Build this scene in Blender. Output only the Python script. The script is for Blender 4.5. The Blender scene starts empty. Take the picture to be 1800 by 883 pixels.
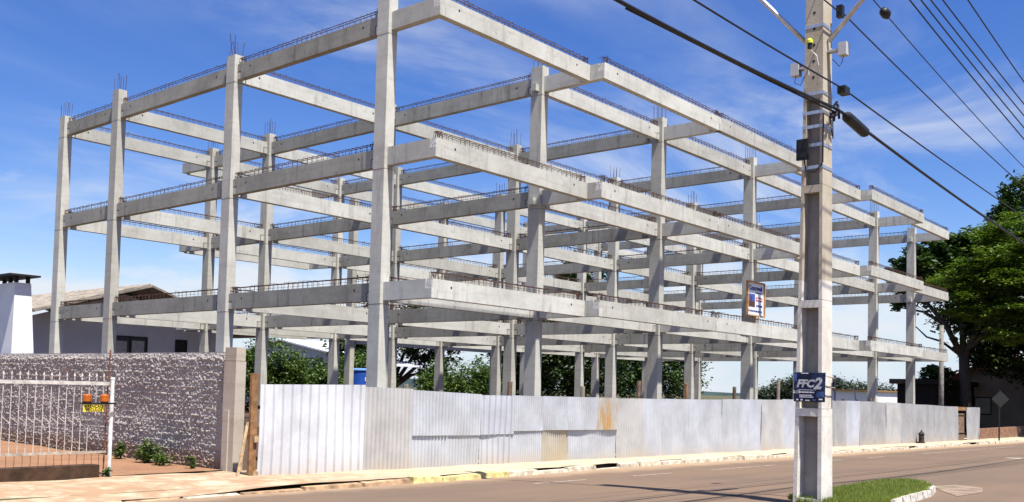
import bpy, math, random
import numpy as np
from mathutils import Matrix, Vector
R = math.radians
random.seed(7)
rng = np.random.default_rng(11)
scene = bpy.context.scene
col = scene.collection

# ------------------------------------------------------------------ camera
cam_d = bpy.data.cameras.new('camera')
cam_d.sensor_width = 36.0
cam_d.lens = 36.0 * 1691.5 / 1800.0
cam_d.shift_y = (610.33 - 441.5) / 1800.0
cam_d.clip_start = 0.1
cam_d.clip_end = 6000
cam = bpy.data.objects.new('camera', cam_d)
col.objects.link(cam)
_r = Vector((0.64661159, -0.76236619, 0.02629138)); _f = Vector((0.76122417, 0.64710383, 0.04236039))
_u = _r.cross(_f)
cam.matrix_world = Matrix(((_r.x, _u.x, -_f.x, -15.4376), (_r.y, _u.y, -_f.y, -17.3046), (_r.z, _u.z, -_f.z, 1.65), (0, 0, 0, 1)))
scene.camera = cam

# ------------------------------------------------------------------ sky, sun, exposure
LIGHT = Vector((0.100, 0.420, -1.0)).normalized()
SUN_EL = math.asin(-LIGHT.z)
SUN_AZ = math.atan2(-LIGHT.x, -LIGHT.y)
world = bpy.data.worlds.new('World'); scene.world = world; world.use_nodes = True
nt = world.node_tree; nt.nodes.clear()
def N(tree, typ, **kw):
    n = tree.nodes.new(typ)
    for k, v in kw.items(): setattr(n, k, v)
    return n
sky = N(nt, 'ShaderNodeTexSky', sky_type='NISHITA', sun_disc=False)
sky.sun_elevation = SUN_EL; sky.sun_rotation = SUN_AZ
sky.altitude = 500; sky.air_density = 1.0; sky.dust_density = 0.25; sky.ozone_density = 2.2
hsv = N(nt, 'ShaderNodeHueSaturation'); hsv.inputs['Hue'].default_value = 0.519; hsv.inputs['Saturation'].default_value = 1.33; hsv.inputs['Value'].default_value = 1.30
tc = N(nt, 'ShaderNodeTexCoord'); sep = N(nt, 'ShaderNodeSeparateXYZ')
nt.links.new(tc.outputs['Generated'], sep.inputs[0])
def M(op, a, b=None, c=None, clamp=False):
    n = N(nt, 'ShaderNodeMath', operation=op, use_clamp=clamp)
    for i, x in enumerate((a, b, c)):
        if x is None: continue
        if isinstance(x, (int, float)): n.inputs[i].default_value = x
        else: nt.links.new(x, n.inputs[i])
    return n.outputs[0]
def noise(vec, scale, detail, rough, dist=0.0, tree=nt):
    n = N(tree, 'ShaderNodeTexNoise'); n.inputs['Scale'].default_value = scale; n.inputs['Detail'].default_value = detail
    n.inputs['Roughness'].default_value = rough; n.inputs['Distortion'].default_value = dist
    tree.links.new(vec, n.inputs['Vector']); return n.outputs['Fac']
zz = M('MAXIMUM', sep.outputs['Z'], 0.0)
den = M('ADD', zz, 0.13)
comb = N(nt, 'ShaderNodeCombineXYZ')
nt.links.new(M('DIVIDE', sep.outputs['X'], den), comb.inputs[0]); nt.links.new(M('DIVIDE', sep.outputs['Y'], den), comb.inputs[1])
mp = N(nt, 'ShaderNodeMapping'); mp.inputs['Location'].default_value = (6.0, -1.5, 0.0); mp.inputs['Rotation'].default_value = (0, 0, 0.9); mp.inputs['Scale'].default_value = (0.75, 1.5, 1)
nt.links.new(comb.outputs[0], mp.inputs[0])
def ramp(fac, p0, p1):
    n = N(nt, 'ShaderNodeMapRange', interpolation_type='SMOOTHSTEP'); n.inputs[1].default_value = p0; n.inputs[2].default_value = p1
    nt.links.new(fac, n.inputs[0]); return n.outputs[0]
wisp = ramp(noise(mp.outputs[0], 1.05, 8, 0.60, 0.7), 0.44, 0.80)
low = ramp(noise(mp.outputs[0], 0.55, 3, 0.5), 0.36, 0.60)
wisp = M('MULTIPLY', M('MULTIPLY', wisp, low), 1.0)
mp2 = N(nt, 'ShaderNodeMapping'); mp2.inputs['Scale'].default_value = (4.2, 4.2, 11.0); mp2.inputs['Location'].default_value = (0.3, 0.0, 0.2)
nt.links.new(tc.outputs['Generated'], mp2.inputs[0])
hz = ramp(sep.outputs['Z'], 0.24, 0.02)
cum = ramp(M('ADD', noise(mp2.outputs[0], 1.25, 8, 0.55, 0.2), M('MULTIPLY', hz, 0.20)), 0.55, 0.74)
cum = M('MULTIPLY', cum, ramp(sep.outputs['Z'], 0.26, 0.12))
cl = M('MAXIMUM', wisp, M('MULTIPLY', cum, 0.95), clamp=True)
haze = N(nt, 'ShaderNodeMix', data_type='RGBA'); haze.inputs['B'].default_value = (5.2, 6.2, 7.4, 1)
nt.links.new(M('MULTIPLY', ramp(sep.outputs['Z'], 0.17, 0.0), 0.90), haze.inputs['Factor']); nt.links.new(hsv.outputs[0], haze.inputs['A'])
mix = N(nt, 'ShaderNodeMix', data_type='RGBA'); mix.inputs['B'].default_value = (6.6, 7.0, 7.6, 1)
nt.links.new(cl, mix.inputs['Factor']); nt.links.new(haze.outputs['Result'], mix.inputs['A'])
bg = N(nt, 'ShaderNodeBackground'); bg.inputs['Strength'].default_value = 0.066
out = N(nt, 'ShaderNodeOutputWorld')
nt.links.new(sky.outputs[0], hsv.inputs['Color']); nt.links.new(mix.outputs['Result'], bg.inputs['Color']); nt.links.new(bg.outputs[0], out.inputs[0])

sun_d = bpy.data.lights.new('sun', 'SUN'); sun_d.energy = 5.0; sun_d.angle = R(0.53); sun_d.color = (1.0, 0.955, 0.89)
sun = bpy.data.objects.new('sun', sun_d); col.objects.link(sun)
sun.rotation_euler = LIGHT.to_track_quat('-Z', 'Y').to_euler()
vs = scene.view_settings
vs.view_transform = 'Standard'; vs.look = 'None'; vs.exposure = 0.9; vs.gamma = 1.0; vs.use_curve_mapping = False
scene.render.engine = 'CYCLES'
scene.cycles.max_bounces = 6; scene.cycles.diffuse_bounces = 1; scene.cycles.transparent_max_bounces = 8

# ------------------------------------------------------------------ helpers
class MB:
    def __init__(s): s.v = []; s.f = []; s.m = []
    def add(s, vs_, fs, m=0):
        b = len(s.v); s.v += [tuple(p) for p in vs_]; s.f += [tuple(b + i for i in f) for f in fs]; s.m += [m] * len(fs)
    def box(s, x0, x1, y0, y1, z0, z1, m=0):
        s.add([(x0, y0, z0), (x1, y0, z0), (x1, y1, z0), (x0, y1, z0), (x0, y0, z1), (x1, y0, z1), (x1, y1, z1), (x0, y1, z1)],
              [(0, 3, 2, 1), (4, 5, 6, 7), (0, 1, 5, 4), (1, 2, 6, 5), (2, 3, 7, 6), (3, 0, 4, 7)], m)
    def prism_z(s, poly, z0, z1, m=0):
        n = len(poly)
        s.add([(x, y, z0) for x, y in poly] + [(x, y, z1) for x, y in poly],
              [tuple(range(n - 1, -1, -1)), tuple(range(n, 2 * n))] + [(i, (i + 1) % n, n + (i + 1) % n, n + i) for i in range(n)], m)
    def prism_y(s, poly, y0, y1, m=0):     # poly in (x,z), counter-clockwise seen from -y
        n = len(poly)
        s.add([(x, y0, z) for x, z in poly] + [(x, y1, z) for x, z in poly],
              [tuple(range(n)), tuple(range(2 * n - 1, n - 1, -1))] + [((i + 1) % n, i, n + i, n + (i + 1) % n) for i in range(n)], m)
    def tube(s, pts, rad, n=6, m=0, cap=True):
        pts = [Vector(p) for p in pts]; k = len(pts)
        if not hasattr(rad, '__len__'): rad = [rad] * k
        base = len(s.v); up = Vector((0, 0, 1))
        d0 = (pts[1] - pts[0]).normalized()
        a = d0.cross(up)
        if a.length < 1e-3: a = d0.cross(Vector((1, 0, 0)))
        a.normalize()
        for i in range(k):
            d = (pts[min(i + 1, k - 1)] - pts[max(i - 1, 0)]).normalized()
            a = (a - d * a.dot(d)).normalized(); b = d.cross(a)
            for j in range(n):
                t = 2 * math.pi * (j + .5) / n
                s.v.append(tuple(pts[i] + (a * math.cos(t) + b * math.sin(t)) * rad[i]))
        for i in range(k - 1):
            for j in range(n):
                s.f.append((base + i * n + j, base + i * n + (j + 1) % n, base + (i + 1) * n + (j + 1) % n, base + (i + 1) * n + j)); s.m.append(m)
        if cap:
            s.f.append(tuple(base + j for j in range(n - 1, -1, -1))); s.m.append(m)
            s.f.append(tuple(base + (k - 1) * n + j for j in range(n))); s.m.append(m)
    def mesh(s, name, mats, smooth=False):
        me = bpy.data.meshes.new(name); me.from_pydata(s.v, [], s.f)
        for mt in mats: me.materials.append(mt)
        if len(mats) > 1: me.polygons.foreach_set('material_index', s.m)
        if smooth: me.polygons.foreach_set('use_smooth', [True] * len(s.f))
        me.update(); return me
def link(name, me, parent=None, loc=(0, 0, 0), rz=0.0):
    o = bpy.data.objects.new(name, me); col.objects.link(o); o.location = loc; o.rotation_euler = (0, 0, rz)
    if parent: o.parent = parent
    return o
def obj(name, mb, mats, parent=None, loc=(0, 0, 0), rz=0.0, smooth=False):
    if not isinstance(mats, (list, tuple)): mats = [mats]
    return link(name, mb.mesh(name, mats, smooth), parent, loc, rz)
def tag(o, label=None, cat=None, group=None, kind=None):
    if label: o['label'] = label
    if cat: o['category'] = cat
    if group: o['group'] = group
    if kind: o['kind'] = kind
    return o
def empty(name, loc=(0, 0, 0), rz=0.0):
    o = bpy.data.objects.new(name, None); col.objects.link(o); o.location = loc; o.rotation_euler = (0, 0, rz); o.empty_display_size = .2
    return o
def G(x, y):
    return -.01 * (min(max(x, -60), 80) + 6) + .04 * min(max(0, -5.3 - y), 5.7)

# ------------------------------------------------------------------ materials
def srgb(r, g, b):
    f = lambda c: (c / 255 / 12.92) if c / 255 <= .04045 else ((c / 255 + .055) / 1.055) ** 2.4
    return (f(r), f(g), f(b), 1)
def C4(c): return tuple(c) + ((1,) if len(c) == 3 else ())
def new_mat(name, rough=.85, metal=0.0):
    m = bpy.data.materials.new(name); m.use_nodes = True
    b = m.node_tree.nodes['Principled BSDF']; b.inputs['Roughness'].default_value = rough; b.inputs['Metallic'].default_value = metal
    b.inputs['Specular IOR Level'].default_value = .3
    return m, m.node_tree, b
def coords(t, scale=(1, 1, 1), rand=True, world_space=False):
    mp = N(t, 'ShaderNodeMapping'); mp.inputs['Scale'].default_value = scale
    if world_space:
        g = N(t, 'ShaderNodeNewGeometry'); t.links.new(g.outputs['Position'], mp.inputs[0])
    else:
        tcn = N(t, 'ShaderNodeTexCoord'); t.links.new(tcn.outputs['Object'], mp.inputs[0])
        if rand:
            oi = N(t, 'ShaderNodeObjectInfo'); ml = N(t, 'ShaderNodeMath', operation='MULTIPLY'); ml.inputs[1].default_value = 37.0
            t.links.new(oi.outputs['Random'], ml.inputs[0])
            cb = N(t, 'ShaderNodeCombineXYZ'); t.links.new(ml.outputs[0], cb.inputs[0]); t.links.new(ml.outputs[0], cb.inputs[1])
            t.links.new(cb.outputs[0], mp.inputs['Location'])
    return mp.outputs[0]
def trange(t, fac, p0, p1, o0=0.0, o1=1.0):
    n = N(t, 'ShaderNodeMapRange', interpolation_type='SMOOTHSTEP')
    for i, v in enumerate((p0, p1, o0, o1)): n.inputs[i + 1].default_value = v
    t.links.new(fac, n.inputs[0]); return n.outputs[0]
def tmix(t, fac, a, b, blend='MIX'):
    n = N(t, 'ShaderNodeMix', data_type='RGBA', blend_type=blend)
    for k, x in (('Factor', fac), ('A', a), ('B', b)):
        if isinstance(x, (tuple, list)): n.inputs[k].default_value = C4(x)
        elif isinstance(x, (int, float)): n.inputs[k].default_value = x
        else: t.links.new(x, n.inputs[k])
    return n.outputs['Result']
def bump(t, b, fac, strength, dist=.01):
    n = N(t, 'ShaderNodeBump'); n.inputs['Strength'].default_value = strength; n.inputs['Distance'].default_value = dist
    t.links.new(fac, n.inputs['Height']); t.links.new(n.outputs[0], b.inputs['Normal'])
def simple(name, c, rough=.8, metal=0.0, var=.15, scale=3.0, bmp=.0, world_space=False):
    m, t, b = new_mat(name, rough, metal); v = coords(t, rand=not world_space, world_space=world_space)
    f = noise(v, scale, 5, .6, tree=t)
    c = C4(c); lo = tuple(x * (1 - var) for x in c[:3]); hi = tuple(min(1, x * (1 + var)) for x in c[:3])
    t.links.new(tmix(t, trange(t, f, .3, .7), lo, hi), b.inputs['Base Color'])
    if bmp: bump(t, b, noise(v, scale * 12, 4, .6, tree=t), bmp)
    return m
def concrete(name, light, dark, stain, stain_amt=.5, rust=.0):
    m, t, b = new_mat(name, .9)
    v = coords(t); vs_ = coords(t, (5, 5, .5))
    n1 = noise(v, .9, 6, .62, tree=t); n2 = noise(vs_, 1.0, 5, .6, tree=t); n3 = noise(v, 55, 3, .6, tree=t); n4 = noise(v, 7, 5, .65, tree=t)
    c = tmix(t, trange(t, n1, .32, .70), light, dark)
    c = tmix(t, trange(t, n2, .52, .78, 0, stain_amt), c, stain)
    c = tmix(t, trange(t, n4, .42, .72, 0, .35), c, tuple(x * 1.12 for x in light))
    c = tmix(t, trange(t, n3, .35, .65, 0, .22), c, tuple(x * .6 for x in light))
    nb = noise(coords(t, (.6, .6, 9)), 1.0, 3, .5, tree=t); c = tmix(t, trange(t, nb, .5, .72, 0, .28), c, tuple(x * .55 for x in light))
    nk = noise(v, 2.6, 6, .7, .5, tree=t); c = tmix(t, trange(t, nk, .58, .74, 0, .55), c, stain)
    if rust:
        n5 = noise(coords(t, (7, 7, .45)), 1.0, 4, .55, tree=t)
        c = tmix(t, trange(t, n5, .62, .80, 0, rust), c, (.33, .19, .09))
    oi = N(t, 'ShaderNodeObjectInfo'); c = tmix(t, trange(t, oi.outputs['Random'], 0, 1), tmix(t, 1.0, c, (.84, .83, .81), 'MULTIPLY'), tmix(t, 1.0, c, (1.06, 1.06, 1.05), 'MULTIPLY'))
    t.links.new(c, b.inputs['Base Color'])
    bump(t, b, n3, .25, .006)
    return m
M_conc = concrete('beam_concrete', (.595, .586, .525), (.44, .432, .382), (.225, .22, .19), .70)
M_colc = concrete('column_concrete', (.585, .572, .505), (.45, .437, .378), (.28, .255, .205), .60, rust=.34)
M_concw = concrete('weathered_shaded_beam_concrete', (.43, .418, .362), (.285, .275, .232), (.11, .10, .085), .85)  # mold streaks, plus shade of the side-facing beams painted into the base tone
M_hole = simple('hole_dark', (.03, .028, .025), .95)
M_joint = simple('joint_dark', (.12, .11, .10), .95)
M_rebar = simple('rebar_steel', (.10, .055, .04), .8, .3, .4, 9)
M_grout = simple('rough_grout', (.60, .58, .55), .95, 0, .35, 30, .6)
M_pole = concrete('pole_concrete', (.50, .45, .36), (.40, .355, .27), (.20, .17, .13), .55)
M_asph, t, b = new_mat('asphalt', .93)
v = coords(t, world_space=True)
nA = noise(v, .22, 5, .6, tree=t); nB = noise(v, 60, 3, .7, tree=t); nC = noise(coords(t, (.12, 1.6, 1), world_space=True), 1, 5, .6, tree=t)
c = tmix(t, trange(t, nA, .35, .68), (.158, .103, .066), (.116, .082, .057))
c = tmix(t, trange(t, nC, .48, .72, 0, .5), c, (.088, .066, .049))
c = tmix(t, trange(t, nB, .35, .7, 0, .55), c, (.20, .140, .095))
sy_ = N(t, 'ShaderNodeSeparateXYZ'); t.links.new(v, sy_.inputs[0])
nE = noise(v, 1.4, 5, .65, tree=t); aa = N(t, 'ShaderNodeMath', operation='MULTIPLY_ADD'); aa.inputs[1].default_value = 1.6; t.links.new(nE, aa.inputs[0]); t.links.new(sy_.outputs['Y'], aa.inputs[2])
c = tmix(t, trange(t, aa.outputs[0], -5.5, -4.5, 0, .75), c, (.36, .25, .155))
nF = noise(coords(t, (.35, 2.2, 1), world_space=True), 1, 6, .7, .6, tree=t); c = tmix(t, trange(t, nF, .60, .72, 0, .45), c, (.075, .058, .045))
t.links.new(c, b.inputs['Base Color']); bump(t, b, nB, .35, .006)
M_walk, t, b = new_mat('sidewalk', .95)
v = coords(t, world_space=True)
nA = noise(v, .9, 6, .65, tree=t); nB = noise(v, 35, 4, .7, tree=t); nD = noise(v, 3.0, 5, .6, .4, tree=t)
sx = N(t, 'ShaderNodeSeparateXYZ'); t.links.new(v, sx.inputs[0])
dirt = trange(t, sx.outputs['X'], -1.5, -6.5)
c = tmix(t, trange(t, nA, .35, .65), (.50, .415, .285), (.43, .345, .225))
mul = N(t, 'ShaderNodeMath', operation='MULTIPLY', use_clamp=True); t.links.new(dirt, mul.inputs[0]); t.links.new(trange(t, nD, .30, .60, 0, .75), mul.inputs[1])
c = tmix(t, mul.outputs[0], c, (.29, .155, .080))
c = tmix(t, trange(t, nB, .4, .7, 0, .3), c, (.24, .18, .12))
t.links.new(c, b.inputs['Base Color']); bump(t, b, nB, .4, .01)
M_soil, t, b = new_mat('red_soil', 1.0)
v = coords(t, world_space=True); nA = noise(v, .6, 6, .65, tree=t); nB = noise(v, 25, 4, .7, tree=t)
c = tmix(t, trange(t, nA, .35, .65), (.085, .050, .032), (.060, .040, .027)); c = tmix(t, trange(t, nB, .4, .7, 0, .4), c, (.11, .075, .05))
t.links.new(c, b.inputs['Base Color']); bump(t, b, nB, .6, .02)
M_yard, t, b = new_mat('orange_soil', 1.0)
v = coords(t, world_space=True); nA = noise(v, 1.1, 6, .65, tree=t); nB = noise(v, 25, 4, .7, tree=t)
c = tmix(t, trange(t, nA, .35, .65), (.27, .135, .070), (.20, .10, .053)); c = tmix(t, trange(t, nB, .4, .7, 0, .4), c, (.42, .27, .16))
t.links.new(c, b.inputs['Base Color']); bump(t, b, nB, .6, .02)
M_ground, t, b = new_mat('open_ground', 1.0)
v = coords(t, world_space=True); nA = noise(v, .05, 6, .65, tree=t); nB = noise(v, 3, 4, .7, tree=t)
c = tmix(t, trange(t, nA, .40, .6), (.050, .070, .024), (.11, .075, .045)); c = tmix(t, trange(t, nB, .4, .7, 0, .4), c, (.09, .10, .045))
t.links.new(c, b.inputs['Base Color'])
M_whitemark = simple('worn_white_paint', (.36, .305, .25), .9, 0, .5, 12, world_space=True)
M_tar = simple('tar_seam', (.035, .030, .028), .8, world_space=True)
M_kerb = simple('whitewashed_kerb', (.50, .43, .32), .95, 0, .40, 7, .7)
M_kerby = simple('yellow_kerb', (.58, .49, .21), .95, 0, .4, 7, .6)
M_kerbw = simple('white_kerb_stone', (.54, .50, .43), .95, 0, .40, 9, .6)
M_wood = simple('old_plank', (.27, .145, .065), .9, 0, .35, 6, .4)
M_woodp = simple('weathered_post', (.17, .115, .075), .95, 0, .4, 7, .5)
M_woodg = simple('grey_post', (.30, .25, .19), .95, 0, .3, 7, .5)
M_woodl = simple('pale_stick', (.45, .32, .18), .95, 0, .35, 9, .4)
M_white = simple('white_paint', (.74, .73, .70), .6, 0, .10, 8)
M_wallw = simple('white_wall', (.80, .80, .80), .9, 0, .05, 1.5)
M_wallg = simple('blue_grey_wall', (.66, .66, .69), .9, 0, .06, 1.0)
M_black = simple('black_plastic', (.015, .015, .017), .5, 0, .2, 5)
M_steel = simple('galvanised_steel', (.55, .56, .57), .42, .75, .15, 12)
M_greybox = simple('grey_box', (.50, .50, .50), .5, 0, .08, 5)
M_rust = simple('rusty_iron', (.16, .065, .035), .9, .1, .4, 14)
M_dark = simple('dark_interior', (.02, .02, .022), .6)
M_glass = simple('window_glass', (.06, .065, .07), .12)
M_curtain = simple('curtain', (.45, .44, .42), .9, 0, .2, 8)
def foliage(name, c0, c1, trans=.25):
    m = bpy.data.materials.new(name); m.use_nodes = True; t = m.node_tree
    b = t.nodes['Principled BSDF']; b.inputs['Roughness'].default_value = .5; b.inputs['Specular IOR Level'].default_value = .35
    g = N(t, 'ShaderNodeNewGeometry')
    c = tmix(t, g.outputs['Random Per Island'], c0, c1)
    t.links.new(c, b.inputs['Base Color'])
    tr = N(t, 'ShaderNodeBsdfTranslucent'); c2 = tmix(t, 1.0, c, (1.0, 1.15, .35), 'MULTIPLY'); t.links.new(c2, tr.inputs['Color'])
    ms = N(t, 'ShaderNodeMixShader'); ms.inputs[0].default_value = trans
    t.links.new(b.outputs[0], ms.inputs[1]); t.links.new(tr.outputs[0], ms.inputs[2]); t.links.new(ms.outputs[0], t.nodes['Material Output'].inputs[0])
    return m
M_leaf = foliage('leaf_mid', (.034, .072, .011), (.092, .145, .025), .22)
M_leafd = foliage('leaf_dark', (.016, .034, .009), (.040, .066, .014), .12)
M_leafb = foliage('leaf_bright', (.070, .125, .014), (.135, .200, .028), .25)
M_leafg = foliage('leaf_glossy', (.030, .065, .016), (.070, .115, .030), .15)
M_leaffar = foliage('leaf_far', (.022, .036, .020), (.042, .058, .028), .1)
M_grass = foliage('grass_blade', (.14, .20, .028), (.31, .345, .085), .3)
M_bark = simple('bark', (.075, .060, .048), 1.0, 0, .4, 8, .6)

# ------------------------------------------------------------------ ground, road, pavement
def sheet(name, xs, ys, zf, mat, parent=None):
    nx, ny = len(xs), len(ys)
    vv = [(x, y, zf(x, y)) for y in ys for x in xs]
    ff = [(j * nx + i, j * nx + i + 1, (j + 1) * nx + i + 1, (j + 1) * nx + i) for j in range(ny - 1) for i in range(nx - 1)]
    me = bpy.data.meshes.new(name); me.from_pydata(vv, [], ff); me.materials.append(mat); me.update()
    return link(name, me, parent)
def gz(x, y): return G(x, y) + (.06 if y > -4.9 else -.06)
ground = tag(sheet('ground', [-3000, -800, -200, -60, -30, -15, -6, 0, 10, 20, 30, 45, 60, 80, 140, 300, 900, 4000],
                   [-900, -200, -60, -30, -18, -11, -8, -5.3, -4.9, -4.8, -4, 0, 10, 25, 45, 80, 150, 300, 900, 4000], gz, M_ground), kind='structure')
def kerb_y(x): return -5.45 + .38 * min(max((x + 3) / 6, 0), 1)
road = tag(sheet('road', list(np.linspace(-40, 90, 66)) + [120, 160], [-45, -30, -18, -15, -13, -11, -10, -9, -8, -7, -6, -5.3, -5.0],
                 lambda x, y: G(x, y), M_asph), kind='structure')
xs = list(np.arange(-24, 92, .5)); nrow = 9
pj_ = {}
def walk_z(x, y):
    k = (round(x, 2), round(y, 2))
    if k not in pj_: pj_[k] = random.uniform(-.012, .012)
    ramp_ = min(max((-6.8 - x) / 1.2, 0), 1) * min(max((-4.2 - y) / 1.0, 0), 1) * .075
    return G(x, y) + .10 + pj_[k] - ramp_
vv = []; ff = []
for j in range(nrow):
    for x in xs:
        y0 = kerb_y(x) + .12; y = y0 + (-2.9 - y0) * j / (nrow - 1); vv.append((x, y, walk_z(x, y)))
for j in range(nrow - 1):
    for i in range(len(xs) - 1):
        a = j * len(xs) + i; ff.append((a, a + 1, a + 1 + len(xs), a + len(xs)))
me = bpy.data.meshes.new('sidewalk'); me.from_pydata(vv, [], ff); me.materials.append(M_walk); me.update()
tag(link('sidewalk', me), kind='structure')
tag(sheet('yard_soil', [-24, -16, -11, -8, -6.05], list(np.linspace(-2.95, 16, 20)), lambda x, y: G(x, y) + .115 + random.uniform(-.02, .02), M_yard), kind='structure')
tag(sheet('site_soil', list(np.linspace(-5.9, 48, 28)), list(np.linspace(-2.95, 40, 22)), lambda x, y: G(x, y) + .085 + random.uniform(-.03, .03), M_soil), kind='structure')
kerb = tag(empty('kerb', (0, 0, 0)), kind='structure')
x = -24.0; i = 0
M_kerbd = simple('earthy_kerb', (.38, .25, .145), .95, 0, .45, 5, .9)
while x < 88:
    L = random.uniform(.75, 1.15); y = kerb_y(x + L / 2)
    mb = MB(); h = (.10 if x > -4.7 else .075 - .06 * min(max((-6.2 - x) / 1.4, 0), 1)) + random.uniform(-.035, .02) * (1 if x > -4.7 else .3); w = .15 + random.uniform(-.02, .03)
    a = random.uniform(-.02, .02); d_ = random.uniform(-.02, .02)
    z0 = G(x, y) - .1; z1 = G(x, y) + h
    mb.add([(0, a, z0 - z1), (L - .02, d_, z0 - z1), (L - .02, d_ + w, z0 - z1), (0, a + w, z0 - z1),
            (.02, a + .025, random.uniform(-.03, 0)), (L - .05, d_ + .025, random.uniform(-.03, 0)), (L - .03, d_ + w, random.uniform(-.015, .01)), (.02, a + w, random.uniform(-.015, .01))],
           [(0, 3, 2, 1), (4, 5, 6, 7), (0, 1, 5, 4), (1, 2, 6, 5), (2, 3, 7, 6), (3, 0, 4, 7)])
    if random.random() < .07 and x > -1: mb.v = [(a_, b__, min(c__, -.07)) for a_, b__, c__ in mb.v]
    if True:
        obj('kerb_stone', mb, M_kerby if -4.6 < x < -1.9 else (M_kerbd if x < -4.6 and not -8.9 < x < -7.6 else M_kerb), kerb, (x, y - .03, z1))
    x += L
def strip(name, p, q, w, mat, dz=.004, parent=road, n=6):
    p = Vector((p[0], p[1], 0)); q = Vector((q[0], q[1], 0)); d = (q - p).normalized(); s = Vector((-d.y, d.x, 0)) * w / 2
    vv = []
    for i in range(n + 1):
        c_ = p.lerp(q, i / n)
        for k in (-1, 1):
            e = c_ + s * k; vv.append((e.x, e.y, G(e.x, e.y) + dz))
    me = bpy.data.meshes.new(name); me.from_pydata(vv, [], [(2 * i, 2 * i + 1, 2 * i + 3, 2 * i + 2)[::-1] for i in range(n)]); me.materials.append(mat); me.update()
    return link(name, me, parent)
for a, b_ in [(-2.69, -1.16), (.36, 1.81), (3.5, 5.4), (5.46, 6.7), (9.4, 10.9), (12.8, 14.2), (17.8, 21.6), (21.75, 25.6), (26.0, 30.0), (33, 36)]:
    strip('road_marking', (a, -7.02), (b_, -7.02), .075, M_whitemark)
seam = [(-9, -10.78), (-4.2, -10.78), (-.55, -10.70), (.9, -10.77), (3.05, -10.95), (6.06, -10.98), (14.2, -10.72), (26, -10.4), (40, -10.1)]
for i in range(len(seam) - 1): strip('tar_seam', seam[i], seam[i + 1], .06, M_tar, .005)
strip('road_marking', (15.1, -10.3), (15.9, -10.3), .45, M_whitemark, .006)
# verge island with grass
isl = [(-3.25, -11.95), (-3.0, -11.70), (-.78, -11.60), (.6, -11.52), (1.35, -11.55), (1.75, -11.75), (1.6, -12.05), (.9, -12.4), (0, -12.62), (-1.0, -12.72), (-2.2, -12.80), (-3.2, -12.85)]
mb = MB(); zt = .055
mb.add([(x, y, G(x, y) + zt) for x, y in isl], [tuple(range(len(isl) - 1, -1, -1))])
tag(obj('verge', mb, M_soil), kind='structure')
vk = tag(empty('verge_kerb'), kind='structure')
edge = isl[5:11]
pts = []
for i in range(len(edge) - 1):
    p, q = Vector(edge[i]), Vector(edge[i + 1]); n = max(1, round((q - p).length / .36))
    pts += [p.lerp(q, k / n) for k in range(n)]
pts.append(Vector(edge[-1]))
for i in range(len(pts) - 1):
    p, q = pts[i], pts[i + 1]; d = (q - p); L = d.length; ang = math.atan2(d.y, d.x)
    mb = MB(); hh = .10 + random.uniform(-.015, .02)
    mb.add([(0, -.07, -.1), (L * .96, -.07, -.1), (L * .96, .07, -.1), (0, .07, -.1), (.03, -.05, hh - .02), (L * .92, -.05, hh - .03), (L * .92, .05, hh), (.03, .05, hh)],
           [(0, 3, 2, 1), (4, 5, 6, 7), (0, 1, 5, 4), (1, 2, 6, 5), (2, 3, 7, 6), (3, 0, 4, 7)])
    obj('kerb_stone', mb, M_kerbw, vk, (p.x, p.y, G(p.x, p.y)), ang)
mb = MB(); mb.add([(1.0, -12.55, 0), (1.9, -12.1, 0), (2.7, -12.25, 0), (2.5, -12.75, 0), (1.5, -13.0, 0), (.3, -12.95, 0)], [(0, 1, 2, 3, 4, 5)[::-1]])
mb.v = [(x, y, G(x, y) + .006) for x, y, z in mb.v]
tag(obj('dirt_patch', mb, simple('dusty_concrete', (.22, .165, .115), .95, 0, .3, 4, .4, True)), kind='structure')
def inside(px, py, poly):
    c_ = False; n = len(poly); j = n - 1
    for i in range(n):
        if (poly[i][1] > py) != (poly[j][1] > py) and px < (poly[j][0] - poly[i][0]) * (py - poly[i][1]) / (poly[j][1] - poly[i][1]) + poly[i][0]: c_ = not c_
        j = i
    return c_
def blades(name, n, sampler, hgt, wid, mat):
    V = np.zeros((n, 3, 3)); k = 0
    while k < n:
        x, y, z = sampler(); a = random.uniform(0, 6.283); h = hgt * random.uniform(.5, 1.3); l = random.uniform(0, .6) * h; a2 = random.uniform(0, 6.283)
        dx, dy = math.cos(a) * wid / 2, math.sin(a) * wid / 2
        V[k] = [(x - dx, y - dy, z), (x + dx, y + dy, z), (x + math.cos(a2) * l, y + math.sin(a2) * l, z + h)]; k += 1
    me = bpy.data.meshes.new(name); me.from_pydata(V.reshape(-1, 3).tolist(), [], np.arange(3 * n).reshape(-1, 3).tolist()); me.materials.append(mat); me.update()
    return me
def smp_isl():
    while True:
        x, y = random.uniform(-3.4, 1.75), random.uniform(-13, -11.5)
        if inside(x, y, isl): return x, y, G(x, y) + zt - .01
tag(link('grass', blades('grass', 34000, smp_isl, .085, .012, M_grass)), 'short green grass on the verge around the concrete pole', 'grass', kind='stuff')

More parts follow.
